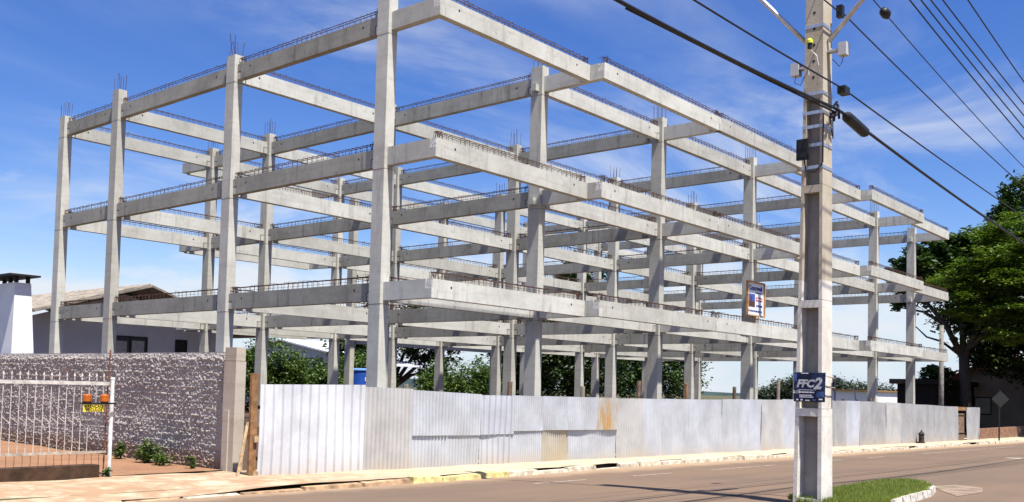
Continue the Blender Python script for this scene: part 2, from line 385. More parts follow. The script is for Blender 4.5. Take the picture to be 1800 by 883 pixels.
# ------------------------------------------------------------------ precast concrete building frame
XS = [0.0, 5.97, 12.56, 19.40, 26.2, 33.1, 38.85]
YS = [0.0, 6.5, 13.2, 17.05]
Z1, Z2, Z3 = 4.112, 7.388, 10.712
LV = [Z1, Z2, Z3]; H = .443; CW, CD = .29, .43; DAP = .17; DH = .22; BW = .19
EO = [-1.64, -2.11, -2.13, -1.70, -2.19, -1.70]
frame = empty('building_frame', (0, 0, 0))
tag(frame, 'unfinished three storey frame of grey precast concrete columns and beams behind the metal fence', 'building')
cache = {}
def beam_mesh(L, d0, d1, w=BW, mt=None):
    mt = mt or M_conc; k = ('b', round(L, 2), d0, d1, w, mt.name)
    if k in cache: return cache[k]
    mb = MB(); c = .0
    poly = []
    if d0: poly += [(DAP, -H), ]
    else: poly += [(0, -H)]
    if d1: poly += [(L - DAP, -H), (L - DAP, -H + DH), (L, -H + DH)]
    else: poly += [(L, -H)]
    poly += [(L, 0), (0, 0)]
    if d0: poly += [(0, -H + DH), (DAP, -H + DH)]
    mb.prism_y(poly, 0, w)
    for hx in (.62, L - .62):
        for yy, s in ((-.002, 1), (w + .002, -1)):
            n = 8; vv = [(hx + .030 * math.cos(2 * math.pi * i / n), yy, -.16 + .034 * math.sin(2 * math.pi * i / n)) for i in range(n)]
            mb.add(vv, [tuple(range(n)) if s > 0 else tuple(range(n - 1, -1, -1))], 1)
    cache[k] = mb.mesh('beam', [mt, M_hole]); return cache[k]
def cage_mesh(L, w=BW, h=.18):
    k = ('c', round(L, 2), w, h)
    if k in cache: return cache[k]
    mb = MB(); r = .0042
    n = int((L - .2) / .21); xs_ = [.1 + (L - .2) * i / n for i in range(n + 1)] + [.06, .13, .17, L - .06, L - .13, L - .17]
    for x in xs_:
        x += random.uniform(-.025, .025); hh = h + random.uniform(-.03, .025)
        if random.random() < .07: continue
        ln = random.uniform(-.03, .03)
        for y in (.03, w - .03): mb.tube([(x, y, -.01), (x + ln, y, hh)], r * 1.3, 4, cap=False)
        mb.box(x + ln - r, x + ln + r, .03, w - .03, hh - r, hh + r)
    for y in (.045, w - .045): mb.box(.04, L - .04, y - r, y + r, h - .028, h - .012)
    mb.box(.04, L - .04, .035, .035 + 2 * r, h * .42, h * .42 + 2 * r)
    for s in (0, 1):                       # loose hooked bar ends at the joints
        for q in range(4):
            bx_ = random.uniform(.02, .3); bx_ = bx_ if s == 0 else L - bx_
            mb.tube([(bx_, random.uniform(.03, w - .03), 0), (bx_ + random.uniform(-.08, .08), random.uniform(0, w), h * random.uniform(.8, 1.3)), (bx_ + random.uniform(-.15, .15), random.uniform(0, w), h * random.uniform(.6, 1.2))], .007, 4)
    cache[k] = mb.mesh('stirrup_cage', [M_rebar]); return cache[k]
def beam(axis, p0, p1, q, z, d0=True, d1=True, cage=True, w=BW):
    L = p1 - p0
    if axis == 'x': o = link('beam', beam_mesh(L, d0, d1, w), frame, (p0, q, z))
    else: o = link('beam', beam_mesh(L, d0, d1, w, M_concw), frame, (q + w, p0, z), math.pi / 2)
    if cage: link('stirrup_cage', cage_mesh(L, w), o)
    return o
BX = .09    # y-beams: inset of -X face from column -X face
BY = .12
colcorb = {}
def corb(i, j, side, z): colcorb.setdefault((i, j), []).append((side, z))
NX, NY = len(XS), len(YS)
gap = .008
for l, z in enumerate(LV):
    for i in range(NX):                    # beams running back from the street
        for j in range(NY - 1):
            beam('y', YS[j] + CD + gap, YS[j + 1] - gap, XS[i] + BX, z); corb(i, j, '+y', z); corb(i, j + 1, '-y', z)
    for j in range(NY):                    # beams running along the street
        for i in range(NX - 1):
            if j == 0 and l > 0 and i in (0, 5): continue
            beam('x', XS[i] + CW + gap, XS[i + 1] - gap, YS[j] + BY, z); corb(i, j, '+x', z); corb(i + 1, j, '-x', z)
    if l > 0: corb(1, 0, '-x', z); corb(6, 0, '-x', z)
    # front cantilevers
    for i in range(NX):
        ye = min(EO[max(i - 1, 0)], EO[min(i, 5)])
        mb = MB(); L = -ye - gap; LG = .20
        mb.prism_y([(0, -H), (L, -H), (L, -H + DH), (L - LG, -H + DH), (L - LG, 0), (0, 0)], 0, BW)
        o = obj('cantilever', mb, [M_conc], frame, (XS[i] + BX, -gap, z), -math.pi / 2)
        # rough grout pocket on the ledge
        g = MB(); g.box(L - LG + .006, L - .012, .012, BW - .012, -H + DH, -.035 - random.uniform(0, .05)); obj('grout', g, M_grout, o)
    for s in range(6):
        y = EO[s]; x0, x1 = XS[s], XS[s + 1]; d0 = d1 = True
        x0 = {0: x0 + BX + .0, 1: x0 + BX, 2: x0 + BX + BW / 2 + .006, 3: x0 + BX + BW + .01, 4: x0 + BX, 5: x0 + BX + BW + .01}[s]
        x1 = {0: x1 + BX - .01, 1: x1 + BX + BW / 2 - .006, 2: x1 + BX + BW, 3: x1 + BX - .01, 4: x1 + BX + BW, 5: x1 + BX + BW}[s]
        # shorter daps where two ends share one ledge
        beam('x', x0 + (.0 if s in (2, 3, 5) else .03), x1 - (.03 if s in (2, 4, 5) else 0), y + .003, z, s in (0, 1, 4), s in (2, 4, 5))
    # rear balcony
    for i in (1, 2):
        mb = MB(); L = 1.95
        mb.prism_y([(0, -H), (L, -H * .9), (L, 0), (0, 0)], 0, BW); obj('cantilever', mb, [M_conc], frame, (XS[i] + BX + BW, YS[3] + CD + gap, z), math.pi / 2)
    beam('x', XS[1] + BX + BW + gap, XS[2] + BX - gap, YS[3] + CD + 1.72, z, False, False)
    beam('x', 16.0 + CW + gap, 27.0 - gap, 20.17, z)
tops = {}
def make_column(i, j, X, Y, ztop, bars=True):
    mb = MB(); c = .012; g = G(X, Y) - .15
    poly = [(c, 0), (CW - c, 0), (CW, c), (CW, CD - c), (CW - c, CD), (c, CD), (0, CD - c), (0, c)]
    mb.prism_z(poly, g, ztop)
    for z in LV:
        zz_ = z - H - .10 + random.uniform(-.02, .02)
        for (a0, a1, b0, b1) in ((-.002, CW + .002, -.002, CD + .002),):
            mb.box(a0, a1, b0, b1, zz_, zz_ + .011, 1)
    for side, z in colcorb.get((i, j), []):
        zb = z - H; D = DAP - .022; m = .004
        if side == '+y': mb.box(BX + m, BX + BW - m, CD - .01, CD + D, zb + m, zb + DH - .02)
        if side == '-y': mb.box(BX + m, BX + BW - m, -D, .01, zb + m, zb + DH - .02)
        if side == '+x': mb.box(CW - .01, CW + D, BY + m, BY + BW - m, zb + m, zb + DH - .02)
        if side == '-x': mb.box(-D, .01, BY + m, BY + BW - m, zb + m, zb + DH - .02)
    o = obj('column', mb, [M_colc, M_joint], frame, (X, Y, 0))
    rb = MB()
    for (bx_, by_) in [(.04, .05), (.04, .2), (.04, .38), (.25, .05), (.25, .22), (.25, .38)]:
        t_ = Vector((random.uniform(-.06, .06), random.uniform(-.05, .05), 0)) * (2.2 if (i, j) == (0, 1) else .5)
        rb.tube([(bx_, by_, ztop - .02), (bx_ + t_.x, by_ + t_.y, ztop + random.uniform(.42, .62))], .009, 4)
    obj('rebar', rb, M_rebar, o)
ext = {(0, 3): .24, (0, 2): .50, (0, 1): .28, (0, 0): .75, (1, 0): .30}
for i in range(NX):
    for j in range(NY):
        make_column(i, j, XS[i], YS[j], Z3 + ext.get((i, j), .33), True)
for k, X in enumerate((16.0, 27.0)): make_column(90 + k, 0, X, 20.05, Z3 + .3)

# ------------------------------------------------------------------ contractor's board on the frame
def text_mesh(name, body, size, mat, extrude=.002, bold=0.0, shear=0.0):
    cu = bpy.data.curves.new(name, 'FONT'); cu.body = body; cu.size = size; cu.extrude = extrude; cu.align_x = 'CENTER'; cu.align_y = 'CENTER'; cu.offset = bold; cu.shear = shear; cu.resolution_u = 3
    to = bpy.data.objects.new(name, cu); col.objects.link(to)
    me = bpy.data.meshes.new_from_object(to.evaluated_get(bpy.context.evaluated_depsgraph_get())); me.name = name
    bpy.data.objects.remove(to); bpy.data.curves.remove(cu)
    me.materials.clear(); me.materials.append(mat); return me
def put_text(parent, body, size, mat, loc, rot, bold=0.0, shear=0.0, sx=1.0, name='lettering'):
    o = link(name, text_mesh(name, body, size, mat, .0015, bold, shear), parent, loc); o.rotation_euler = rot; o.scale = (sx, 1, 1); return o
M_bwhite = simple('board_white', (.78, .78, .80), .5, 0, .05, 3); M_bblue = simple('board_blue', (.02, .03, .20), .5); M_bred = simple('board_red', (.45, .05, .06), .5)
M_bsky = simple('board_photo_blue', (.05, .10, .36), .5); M_bbrown = simple('board_photo_brown', (.10, .045, .03), .5); M_frame = simple('board_timber', (.50, .28, .12), .8, 0, .25, 6)
sg = tag(empty('sign_board', (18.66, -.16, 4.70)), 'white contractor board in timber frame fixed to a column above the first floor beam', 'sign')
mb = MB(); mb.box(.05, 1.46, 0, .02, .05, 1.30); obj('panel', mb, M_bwhite, sg)
mb = MB(); mb.box(0, .05, -.06, .03, 0, 1.36); mb.box(1.46, 1.51, -.06, .03, 0, 1.36); mb.box(.052, 1.458, -.06, .03, 1.30, 1.36); mb.box(.052, 1.458, -.06, .03, 0, .05); obj('timber_frame', mb, M_frame, sg)
mb = MB(); mb.box(.12, .70, -.004, 0, .62, .86); mb.box(.12, .70, -.004, 0, .40, .6195); mb.f and None
obj('photo', mb, M_bsky, sg); mb = MB(); mb.box(.12, .70, -.0065, -.0042, .36, .58); mb.box(.30, .44, -.0065, -.0042, .5805, .78); obj('photo', mb, M_bbrown, sg)
mb = MB(); mb.box(.78, 1.34, -.004, 0, .60, .76); obj('red_panel', mb, M_bred, sg)
rt = (R(90), 0, 0)
def print_line(parent, mat, c, w, h, axis, seed):      # a line of print too small to read: blurred word blocks
    rr = random.Random(seed); mb = MB(); u = -w / 2
    while u < w / 2 - .01:
        L_ = min(rr.uniform(.35, 1.1) * h * 2.2, w / 2 - u)
        if axis == 'x': mb.box(c[0] + u, c[0] + u + L_, c[1] - .0015, c[1], c[2] - h / 2, c[2] + h / 2)
        else: mb.box(c[0] - .0015, c[0], c[1] - u - L_, c[1] - u, c[2] - h / 2, c[2] + h / 2)
        u += L_ + h * .35
    return obj('print_line', mb, mat, parent)
put_text(sg, 'Concrevali', .25, M_bblue, (.75, -.003, 1.10), rt, .012, sx=1.02)
print_line(sg, M_bblue, (1.04, -.002, .93), .60, .05, 'x', 1)
print_line(sg, M_bwhite, (1.06, -.0055, .68), .46, .06, 'x', 2)
print_line(sg, M_bblue, (1.08, -.002, .42), .52, .08, 'x', 3)
print_line(sg, M_bblue, (.74, -.002, .20), 1.20, .07, 'x', 4)
mb = MB(); mb.box(.8, .85, .035, .09, -.55, .9); obj('batten', mb, M_woodl, sg)

# ------------------------------------------------------------------ metal sheet fence
def metal(name, base, dustc=(.50, .40, .28), rust=None, rust_lo=.5, rust_hi=.7):
    m, t, b = new_mat(name, .42, .22)
    v = coords(t); n1 = noise(v, 1.6, 5, .6, tree=t); n2 = noise(coords(t, (9, 9, .7)), 1.0, 4, .6, tree=t); n3 = noise(v, 30, 3, .6, tree=t)
    c = tmix(t, trange(t, n1, .3, .7), base, tuple(x * .80 for x in base)); c = tmix(t, trange(t, n2, .5, .75, 0, .30), c, tuple(x * .60 for x in base))
    if rust: c = tmix(t, trange(t, noise(coords(t, (3, 3, .8)), 1.1, 5, .6, .3, tree=t), rust_lo, rust_hi, 0, .9), c, rust)
    tcn = N(t, 'ShaderNodeTexCoord'); sp = N(t, 'ShaderNodeSeparateXYZ'); t.links.new(tcn.outputs['Object'], sp.inputs[0])
    ad = N(t, 'ShaderNodeMath', operation='ADD'); t.links.new(sp.outputs['Z'], ad.inputs[0]); mu = N(t, 'ShaderNodeMath', operation='MULTIPLY'); mu.inputs[1].default_value = .9
    t.links.new(n1, mu.inputs[0]); t.links.new(mu.outputs[0], ad.inputs[1])
    c = tmix(t, trange(t, ad.outputs[0], .85, .35, 0, .55), c, dustc)
    t.links.new(c, b.inputs['Base Color']); bump(t, b, n3, .12, .004)
    return m
M_m1 = metal('sheet_new', (.77, .785, .805), rust=(.54, .45, .33), rust_lo=.62, rust_hi=.80); M_m2 = metal('sheet_grey', (.56, .55, .53)); M_m3 = metal('sheet_pale', (.575, .595, .62)); M_m4 = metal('sheet_tan', (.53, .49, .40), rust=(.46, .35, .19), rust_lo=.45, rust_hi=.75)
M_m5 = metal('sheet_rusty', (.55, .53, .48), rust=(.50, .28, .08), rust_lo=.40, rust_hi=.62); M_m6 = metal('sheet_blue', (.58, .605, .65)); M_m7 = metal('sheet_dull', (.44, .44, .435)); M_m8 = metal('sheet_spot', (.55, .57, .60), rust=(.48, .33, .19), rust_lo=.60, rust_hi=.75)
fence = tag(empty('site_fence', (-6.05, -3.9, G(-6, -3.9))), 'long site fence of corrugated galvanised metal sheets along the sidewalk', 'fence')
fb = Vector((-6.05, -3.9, G(-6, -3.9)))
def sheet_panel(x0, x1, zb0, zb1, zt0, zt1, mat, pitch=.076, amp=.0135, kind='sin', dy=0.0, slant=0.0, warp=.012):
    L = x1 - x0; mb = MB(); zg = G(x0, -3.9) + .05
    if kind == 'sin':
        n = max(8, round(L / pitch) * 6); pitch = L / max(1, round(L / pitch)); prof = [(L * i / n, -2.2 * amp * abs(math.sin(math.pi * (L * i / n) / pitch)) ** .8) for i in range(n + 1)]
    else:
        prof = []; k = max(1, round(L / pitch)); p = L / k
        for i in range(k): prof += [(i * p, 0), (i * p + p * .28, 0), (i * p + p * .36, -amp), (i * p + p * .62, -amp), (i * p + p * .70, 0)]
        prof.append((L, 0))
    rows = 8; n = len(prof); ph = [random.uniform(0, 6.28) for _ in range(4)]
    for r in range(rows + 1):
        f = r / rows
        for x, y in prof:
            u = x / L; zb = zb0 + (zb1 - zb0) * u; ztp = zt0 + (zt1 - zt0) * u
            if r == 0: zb += random.uniform(-.004, .004)
            wv = warp * (math.sin(2.3 * x + ph[0]) * math.sin(3.1 * f + ph[1]) + .5 * math.sin(5.1 * x + ph[2] + 4 * f))
            mb.v.append((x + slant * (1 - f), y + wv, zb + (ztp - zb) * f - zg))
    for r in range(rows):
        for i in range(n - 1):
            a = r * n + i; mb.f.append((a, a + 1, a + n + 1, a + n)); mb.m.append(0)
    return obj('metal_sheet', mb, mat, fence, Vector((x0, -3.9 + dy, zg)) - fb, smooth=False)
sheet_panel(-6.05, -3.79, .02, -.01, 1.60, 1.635, M_m1, .192, .045, 'trap', -.03)
sheet_panel(-3.80, -2.55, -.03, -.07, 1.60, 1.58, M_m2, .105, .018, dy=.01)
sheet_panel(-2.56, -1.55, -.07, -.10, .72, .70, M_m3, .090, .016, dy=.03); sheet_panel(-1.58, -.61, -.10, -.12, .70, .68, M_m3, .090, .016, dy=.035)
sheet_panel(-2.56, -.61, .685, .655, 1.56, 1.50, M_m3, .090, .016)
sheet_panel(-.61, .43, -.12, -.13, .70, .69, M_m3, .165, .034, 'trap', .02); sheet_panel(-.62, .44, .665, .66, 1.485, 1.48, M_m6, .165, .036, 'trap', -.02)
sheet_panel(.42, 1.45, -.13, -.10, .76, .76, M_m3, .076, dy=.03); sheet_panel(1.42, 2.46, -.11, -.12, .76, .75, M_m4, .078, dy=.035); sheet_panel(2.45, 4.42, -.12, -.10, .75, .74, M_m3, .074, dy=.04)
sheet_panel(.42, 1.46, .725, .715, 1.49, 1.48, M_m3, .076, dy=-.01); sheet_panel(1.44, 2.38, .725, .715, 1.485, 1.48, M_m8, .076, dy=-.005); sheet_panel(2.36, 3.52, .715, .70, 1.48, 1.475, M_m3, .074, dy=-.01); sheet_panel(3.50, 4.40, .70, .69, 1.475, 1.47, M_m5, .074, dy=-.015)
segs = [(4.38, 5.58, M_m2), (5.56, 6.5, M_m3), (6.48, 8.34, M_m3), (8.34, 9.78, M_m3), (9.75, 11.1, M_m3), (11.07, 12.35, M_m6), (12.3, 13.9, M_m2), (13.86, 15.2, M_m6), (15.2, 16.6, M_m7), (16.56, 18.1, M_m7), (18.05, 19.2, M_m7), (19.15, 20.5, M_m6), (20.45, 21.9, M_m7), (21.88, 23.4, M_m7), (23.3, 25.0, M_m2), (25, 26.4, M_m7), (26.35, 28, M_m7), (27.95, 29.5, M_m7), (29.45, 31.2, M_m7), (31.15, 33.05, M_m7), (34.5, 35.6, M_m7), (35.55, 36.75, M_m7)]
tz = np.array([(4.4, 1.47), (8.3, 1.47), (13.8, 1.51), (18, 1.51), (22, 1.485), (26.2, 1.42), (29.3, 1.36), (33, 1.31), (36.8, 1.28)]); bz = np.array([(4.4, -.10), (5.6, -.11), (8.4, -.17), (13.9, -.22), (18, -.24), (26.3, -.31), (33, -.37), (36.8, -.38)])
for k, (a, b_, m_) in enumerate(segs):
    f = lambda A, x: float(np.interp(x, A[:, 0], A[:, 1]))
    sheet_panel(a, b_, f(bz, a) - .01, f(bz, b_) - .01, f(tz, a) + random.uniform(-.012, .012), f(tz, b_) + random.uniform(-.012, .012), m_, .074, .0135, dy=(k % 2) * .014, slant=random.uniform(-.02, .06) if k in (2, 3) else 0, warp=.02)
mb = MB(); mb.box(0, 1.35, 0, .03, 0, 1.36); obj('door_board', mb, M_woodp, fence, Vector((33.1, -3.80, -.36)) - fb)
mb = MB(); mb.box(0, 1.45, 0, .03, 0, .17); obj('door_board', mb, M_wood, fence, Vector((33.05, -3.86, 1.13)) - fb)
for (x, zt_, m_, lean) in [(-2.55, 1.67, M_woodg, .0), (.50, 1.78, M_woodp, .06), (3.25, 1.73, M_woodg, .0), (5.67, 1.92, M_woodp, .03), (8.2, 1.90, M_wood, -.09), (10.96, 1.86, M_woodp, .0), (13.98, 2.13, M_woodg, .0), (18.3, 1.7, M_woodp, 0), (22.2, 1.62, M_woodp, 0)]:
    mb = MB(); g = G(x, -3.7); n = 7
    mb.tube([(lean * -1.0, 0, -.3), (lean * .3, .01, .8), (lean, 0, zt_ - g)], [.062, .058, .055], n); obj('wooden_post', mb, m_, fence, Vector((x, -3.68, g)) - fb)
for zr in (.35, 1.2):
    mb = MB(); mb.box(0, 42.6, 0, .05, -.03, .03); o = obj('rail', mb, M_woodp, fence, Vector((-6.0, -3.80, .02 + zr)) - fb); o.rotation_euler = (0, R(.50), 0)
# loose timbers at the fence end
pp = tag(empty('plank_post', (-6.18, -3.88, .03)), 'brown plank post standing at the left end of the metal fence', 'post')
mb = MB(); mb.box(0, .13, 0, .06, -.1, .94); obj('plank', mb, M_wood, pp); mb = MB(); mb.box(.004, .126, .003, .062, .945, 1.75); obj('plank', mb, M_wood, pp)
mb = MB(); mb.box(.06, .15, -.05, -.002, .03, .14); mb.box(.06, .15, -.05, -.002, .62, .72); obj('block', mb, M_woodl, pp)
st = MB(); st.tube([(-6.38, -3.86, .08), (-6.30, -3.86, .5), (-6.20, -3.83, .98)], [.028, .03, .026], 7); tag(obj('leaning_stick', st, M_woodl), 'thin pale stick leaning beside the brown plank post', 'stick')

# ------------------------------------------------------------------ rough plastered boundary wall
wall = tag(empty('boundary_wall', (-5.93, -2.98, .0)), 'rough grey plastered boundary wall ending in a concrete pillar', 'wall')
ny, nz = 800, 165; y0, y1, zt_ = .12, 11.0, 2.13
Yg = np.linspace(y0, y1, ny); Zg = np.linspace(-.1, zt_, nz); YY, ZZ = np.meshgrid(Yg, Zg)
def vnoise(sy, sz, seed):
    r_ = np.random.default_rng(seed); gy = int((y1 - y0) / sy) + 3; gzn = int(2.6 / sz) + 3; A = r_.random((gzn, gy))
    u = (YY - y0) / sy; w = (ZZ + .2) / sz; i = u.astype(int); j = w.astype(int); fu = u - i; fw = w - j; fu = fu * fu * (3 - 2 * fu); fw = fw * fw * (3 - 2 * fw)
    return (A[j, i] * (1 - fu) + A[j, i + 1] * fu) * (1 - fw) + (A[j + 1, i] * (1 - fu) + A[j + 1, i + 1] * fu) * fw
D = .5 * np.abs(vnoise(.075, .045, 1) - .5) * 2 + .5 * vnoise(.04, .026, 2) + .45 * vnoise(.02, .018, 3)
D *= .55 + .9 * vnoise(.6, .3, 4)
rid = np.clip(np.sin((ZZ + .03 * vnoise(.5, .5, 5)) * 2 * np.pi / .125), 0, 1) ** 3
D = D * .034 + rid * .013 * vnoise(.25, .1, 6) + .016 * vnoise(.027, .026, 7)
taper = np.clip((zt_ - ZZ) / .10, 0, 1); D *= .25 + .75 * taper
Xg = -D
Vw = np.stack([Xg, YY, ZZ], -1).reshape(-1, 3).tolist()
Fw = [(j * ny + i + 1, j * ny + i, (j + 1) * ny + i, (j + 1) * ny + i + 1) for j in range(nz - 1) for i in range(ny - 1)]
M_rough, t, b = new_mat('rough_plaster', 1.0)
v = coords(t, rand=False); n1 = noise(v, 2.2, 6, .65, tree=t); n2 = noise(v, 45, 3, .6, tree=t); n3 = noise(v, 9, 5, .7, tree=t)
c = tmix(t, trange(t, n1, .35, .65), (.37, .350, .325), (.29, .27, .25)); c = tmix(t, trange(t, noise(v, 22, 5, .7, tree=t), .50, .70, 0, .30), c, (.50, .47, .44))
sp = N(t, 'ShaderNodeSeparateXYZ'); t.links.new(v, sp.inputs[0])
ad = N(t, 'ShaderNodeMath', operation='ADD'); mu = N(t, 'ShaderNodeMath', operation='MULTIPLY'); mu.inputs[1].default_value = .55
t.links.new(n1, mu.inputs[0]); t.links.new(mu.outputs[0], ad.inputs[1]); t.links.new(sp.outputs['Z'], ad.inputs[0])
c = tmix(t, trange(t, ad.outputs[0], .80, .45, 0, .75), c, (.27, .16, .09))
t.links.new(c, b.inputs['Base Color']); bump(t, b, n2, .5, .01)
me = bpy.data.meshes.new('plaster_face'); me.from_pydata(Vw, [], Fw); me.materials.append(M_rough); me.update()
link('plaster_face', me, wall)
mb = MB(); mb.box(.004, .17, .12, 12, -.15, 2.14); obj('block_core', mb, simple('block_grey', (.36, .33, .32), .95, 0, .2, 6, .4), wall)
mb = MB(); mb.box(-.05, .0035, .12, 12, -.15, .10); obj('footing', mb, simple('footing_concrete', (.36, .27, .18), .95, 0, .3, 4, .5), wall)
M_pil = concrete('pillar_concrete', (.50, .44, .36), (.40, .335, .26), (.30, .20, .13), .5, rust=.35)
mb = MB(); mb.prism_z([(-.10, -.20), (.10, -.20), (.10, .15), (-.10, .15)], -.2, 1.98); mb.box(-.092, .092, -.19, .14, 1.988, 2.215); mb.box(-.125, -.101, -.06, .10, -.1, 1.14); obj('pillar', mb, M_pil, wall)

# ------------------------------------------------------------------ white gate with warning lights
GY = -2.97
M_barw = simple('dusty_white', (.52, .49, .44), .7, 0, .25, 12)
gate = tag(empty('gate', (-8.12, GY, G(-8, -3) + .1)), 'white painted metal gate with spear topped bars in front of the rough wall', 'gate')
gz0 = G(-8, -3) + .1
mb = MB(); mb.box(-3.2, -.02, -.02, .02, 1.525 - gz0, 1.578 - gz0); obj('top_rail', mb, M_barw, gate)
mb = MB(); mb.box(-3.2, -.02, -.012, .012, .49 - gz0, .525 - gz0); obj('bottom_rail', mb, simple('rail_rusty_white', (.40, .34, .27), .8, 0, .35, 12), gate)
def bar_mesh(zb, long=True):
    mb = MB(); mb.box(-.0045, .0045, -.0045, .0045, zb - gz0, 1.51 - gz0); mb.box(-.006, .006, -.006, .006, 1.59 - gz0, 1.64 - gz0)
    z = 1.64 - gz0; mb.add([(-.006, 0, z), (-.017, 0, z + .02), (0, 0, z + .075), (.017, 0, z + .02), (.006, 0, z), (0, -.008, z + .02), (0, .008, z + .02)], [(0, 5, 1), (1, 5, 2), (2, 5, 3), (3, 5, 4), (4, 5, 0), (1, 6, 0), (2, 6, 1), (3, 6, 2), (4, 6, 3), (0, 6, 4)])
    return mb.mesh('bar', [M_barw])
bm = bar_mesh(.50); bs = bar_mesh(.95)
for k in range(27):
    x = -.10 - k * .113
    link('bar', bm if k >= 2 else bs, gate, (x, 0, 0))
    if k >= 1:
        mb = MB(); mb.tube([(x, 0, 1.05 - gz0), (x + .105, 0, .965 - gz0)], .006, 4); obj('brace', mb, M_barw, gate)
for k in range(27):
    mb = MB(); mb.box(-.003, .003, -.003, .003, .14 - gz0, .488 - gz0); obj('lower_rod', mb, M_rust, gate, (-.13 - k * .113, 0, 0))
mb = MB(); mb.tube([(.04, 0, .0), (.04, 0, 1.62 - gz0)], .031, 12); mb.tube([(.04, 0, 1.62 - gz0), (.04, 0, 1.65 - gz0)], [.036, .024], 12); obj('post', mb, simple('chipped_white', (.68, .67, .62), .7, 0, .25, 14), gate)
mb = MB(); mb.tube([(-.02, .06, 0), (-.015, .05, 1.0), (.015, .06, 1.95)], .012, 6); obj('rusty_rod', mb, M_rust, gate)
mb = MB(); mb.box(-3.2, -.16, -.10, .12, -.02, .20); obj('sill', mb, simple('stained_sill', (.060, .034, .020), 1.0, 0, .4, 5, .6), gate)
wl = tag(empty('warning_light', (-8.12, GY - .10, 1.25)), 'pair of orange warning lamps on a black bracket with yellow plate beside the gate post', 'warning light')
M_amber = simple('amber_lens', (.40, .10, .010), .3, 0, .15, 8); M_yel = simple('yellow_plate', (.78, .60, .05), .5, 0, .06, 6)
mb = MB(); mb.box(-.50, .06, -.012, .012, -.012, .012); obj('bracket', mb, M_black, wl)
for x in (-.40, -.13):
    mb = MB(); n = 14
    mb.tube([(x, 0, .013), (x, 0, .03)], .060, n); L_ = obj('lamp', mb, M_black, wl)
    mb = MB(); mb.tube([(x, 0, .031), (x, 0, .12), (x, 0, .138)], [.064, .062, .045], n); obj('lens', mb, M_amber, L_, smooth=False)
mb = MB(); mb.box(-.455, -.13, -.006, .006, -.125, -.014); plate = obj('plate', mb, M_yel, wl)
put_text(plate, 'ATENÇÃO', .060, M_black, (-.292, -.008, -.045), rt, .001, sx=1.0); put_text(plate, 'VEICULOS', .058, M_black, (-.292, -.008, -.098), rt, .001)

# ------------------------------------------------------------------ foliage tools
def leaves(name, n, centers, radii, leaf, mat, up=.5, nper=45, spread=.35, seed=1, aspect=.5, flat=1.0):
    r_ = np.random.default_rng(seed); centers = np.array(centers, float); radii = np.array(radii, float)
    vol = radii.prod(1) ** .8; pr = vol / vol.sum(); nc = max(1, n // nper)
    which = r_.choice(len(centers), nc, p=pr)
    dirs = r_.normal(size=(nc, 3)); dirs /= np.linalg.norm(dirs, axis=1)[:, None]
    rad = r_.random(nc) ** .38
    cc = centers[which] + dirs * radii[which] * rad[:, None]
    sp_ = spread * (radii[which].mean(1)) ** .5 * r_.uniform(.6, 1.3, nc)
    P = np.repeat(cc, nper, 0) + r_.normal(size=(nc * nper, 3)) * np.repeat(sp_, nper)[:, None] * np.array([.5, .5, .5 * flat])
    m = len(P); nd = r_.normal(size=(m, 3)); nd[:, 2] = np.abs(nd[:, 2]) + up * 2; nd /= np.linalg.norm(nd, axis=1)[:, None]
    a = np.cross(nd, r_.normal(size=(m, 3))); a /= np.linalg.norm(a, axis=1)[:, None]; b_ = np.cross(nd, a)
    s = leaf * r_.uniform(.6, 1.4, m)[:, None]
    V = np.stack([P - a * s, P - b_ * s * aspect + nd * s * .12, P + a * s, P + b_ * s * aspect + nd * s * .12], 1).reshape(-1, 3)
    me = bpy.data.meshes.new(name); me.vertices.add(m * 4); me.vertices.foreach_set('co', V.ravel())
    me.loops.add(m * 4); me.loops.foreach_set('vertex_index', np.arange(m * 4)); me.polygons.add(m); me.polygons.foreach_set('loop_start', np.arange(m) * 4); me.polygons.foreach_set('loop_total', np.full(m, 4))
    me.materials.append(mat); me.update(calc_edges=True); return me
def tree(name, label, cat, base, crown, n, leaf, mat, trunk_r=.2, limbs=6, group=None, seed=1, fork=.5, **kw):
    o = tag(empty(name, base), label, cat, group)
    cs = [c_[:3] for c_ in crown]; rs = [c_[3:] for c_ in crown]
    link('crown', leaves('crown', n, cs, rs, leaf, mat, seed=seed, **kw), o)
    mb = MB(); rr = random.Random(seed)
    top = np.mean(np.array(cs), 0); fz = max(.4, min(c_[2] - c_[5] for c_ in crown) * fork + top[2] * (1 - fork) * .6)
    mb.tube([(0, 0, -.3), (top[0] * .1, top[1] * .1, fz * .5), (top[0] * .25, top[1] * .25, fz)], [trunk_r * 1.25, trunk_r, trunk_r * .8], 9)
    f0 = Vector((top[0] * .25, top[1] * .25, fz - .1))
    for k in range(limbs):
        c_ = crown[k % len(crown)]; e = Vector((c_[0] + rr.uniform(-.6, .6) * c_[3], c_[1] + rr.uniform(-.6, .6) * c_[4], c_[2] + rr.uniform(-.2, .6) * c_[5]))
        m_ = f0.lerp(e, .45) + Vector((rr.uniform(-.3, .3), rr.uniform(-.3, .3), rr.uniform(0, .5))) * (e - f0).length * .25
        mb.tube([f0, m_, e], [trunk_r * .55, trunk_r * .33, trunk_r * .1], 6)
    obj('trunk', mb, M_bark, o, smooth=True); return o

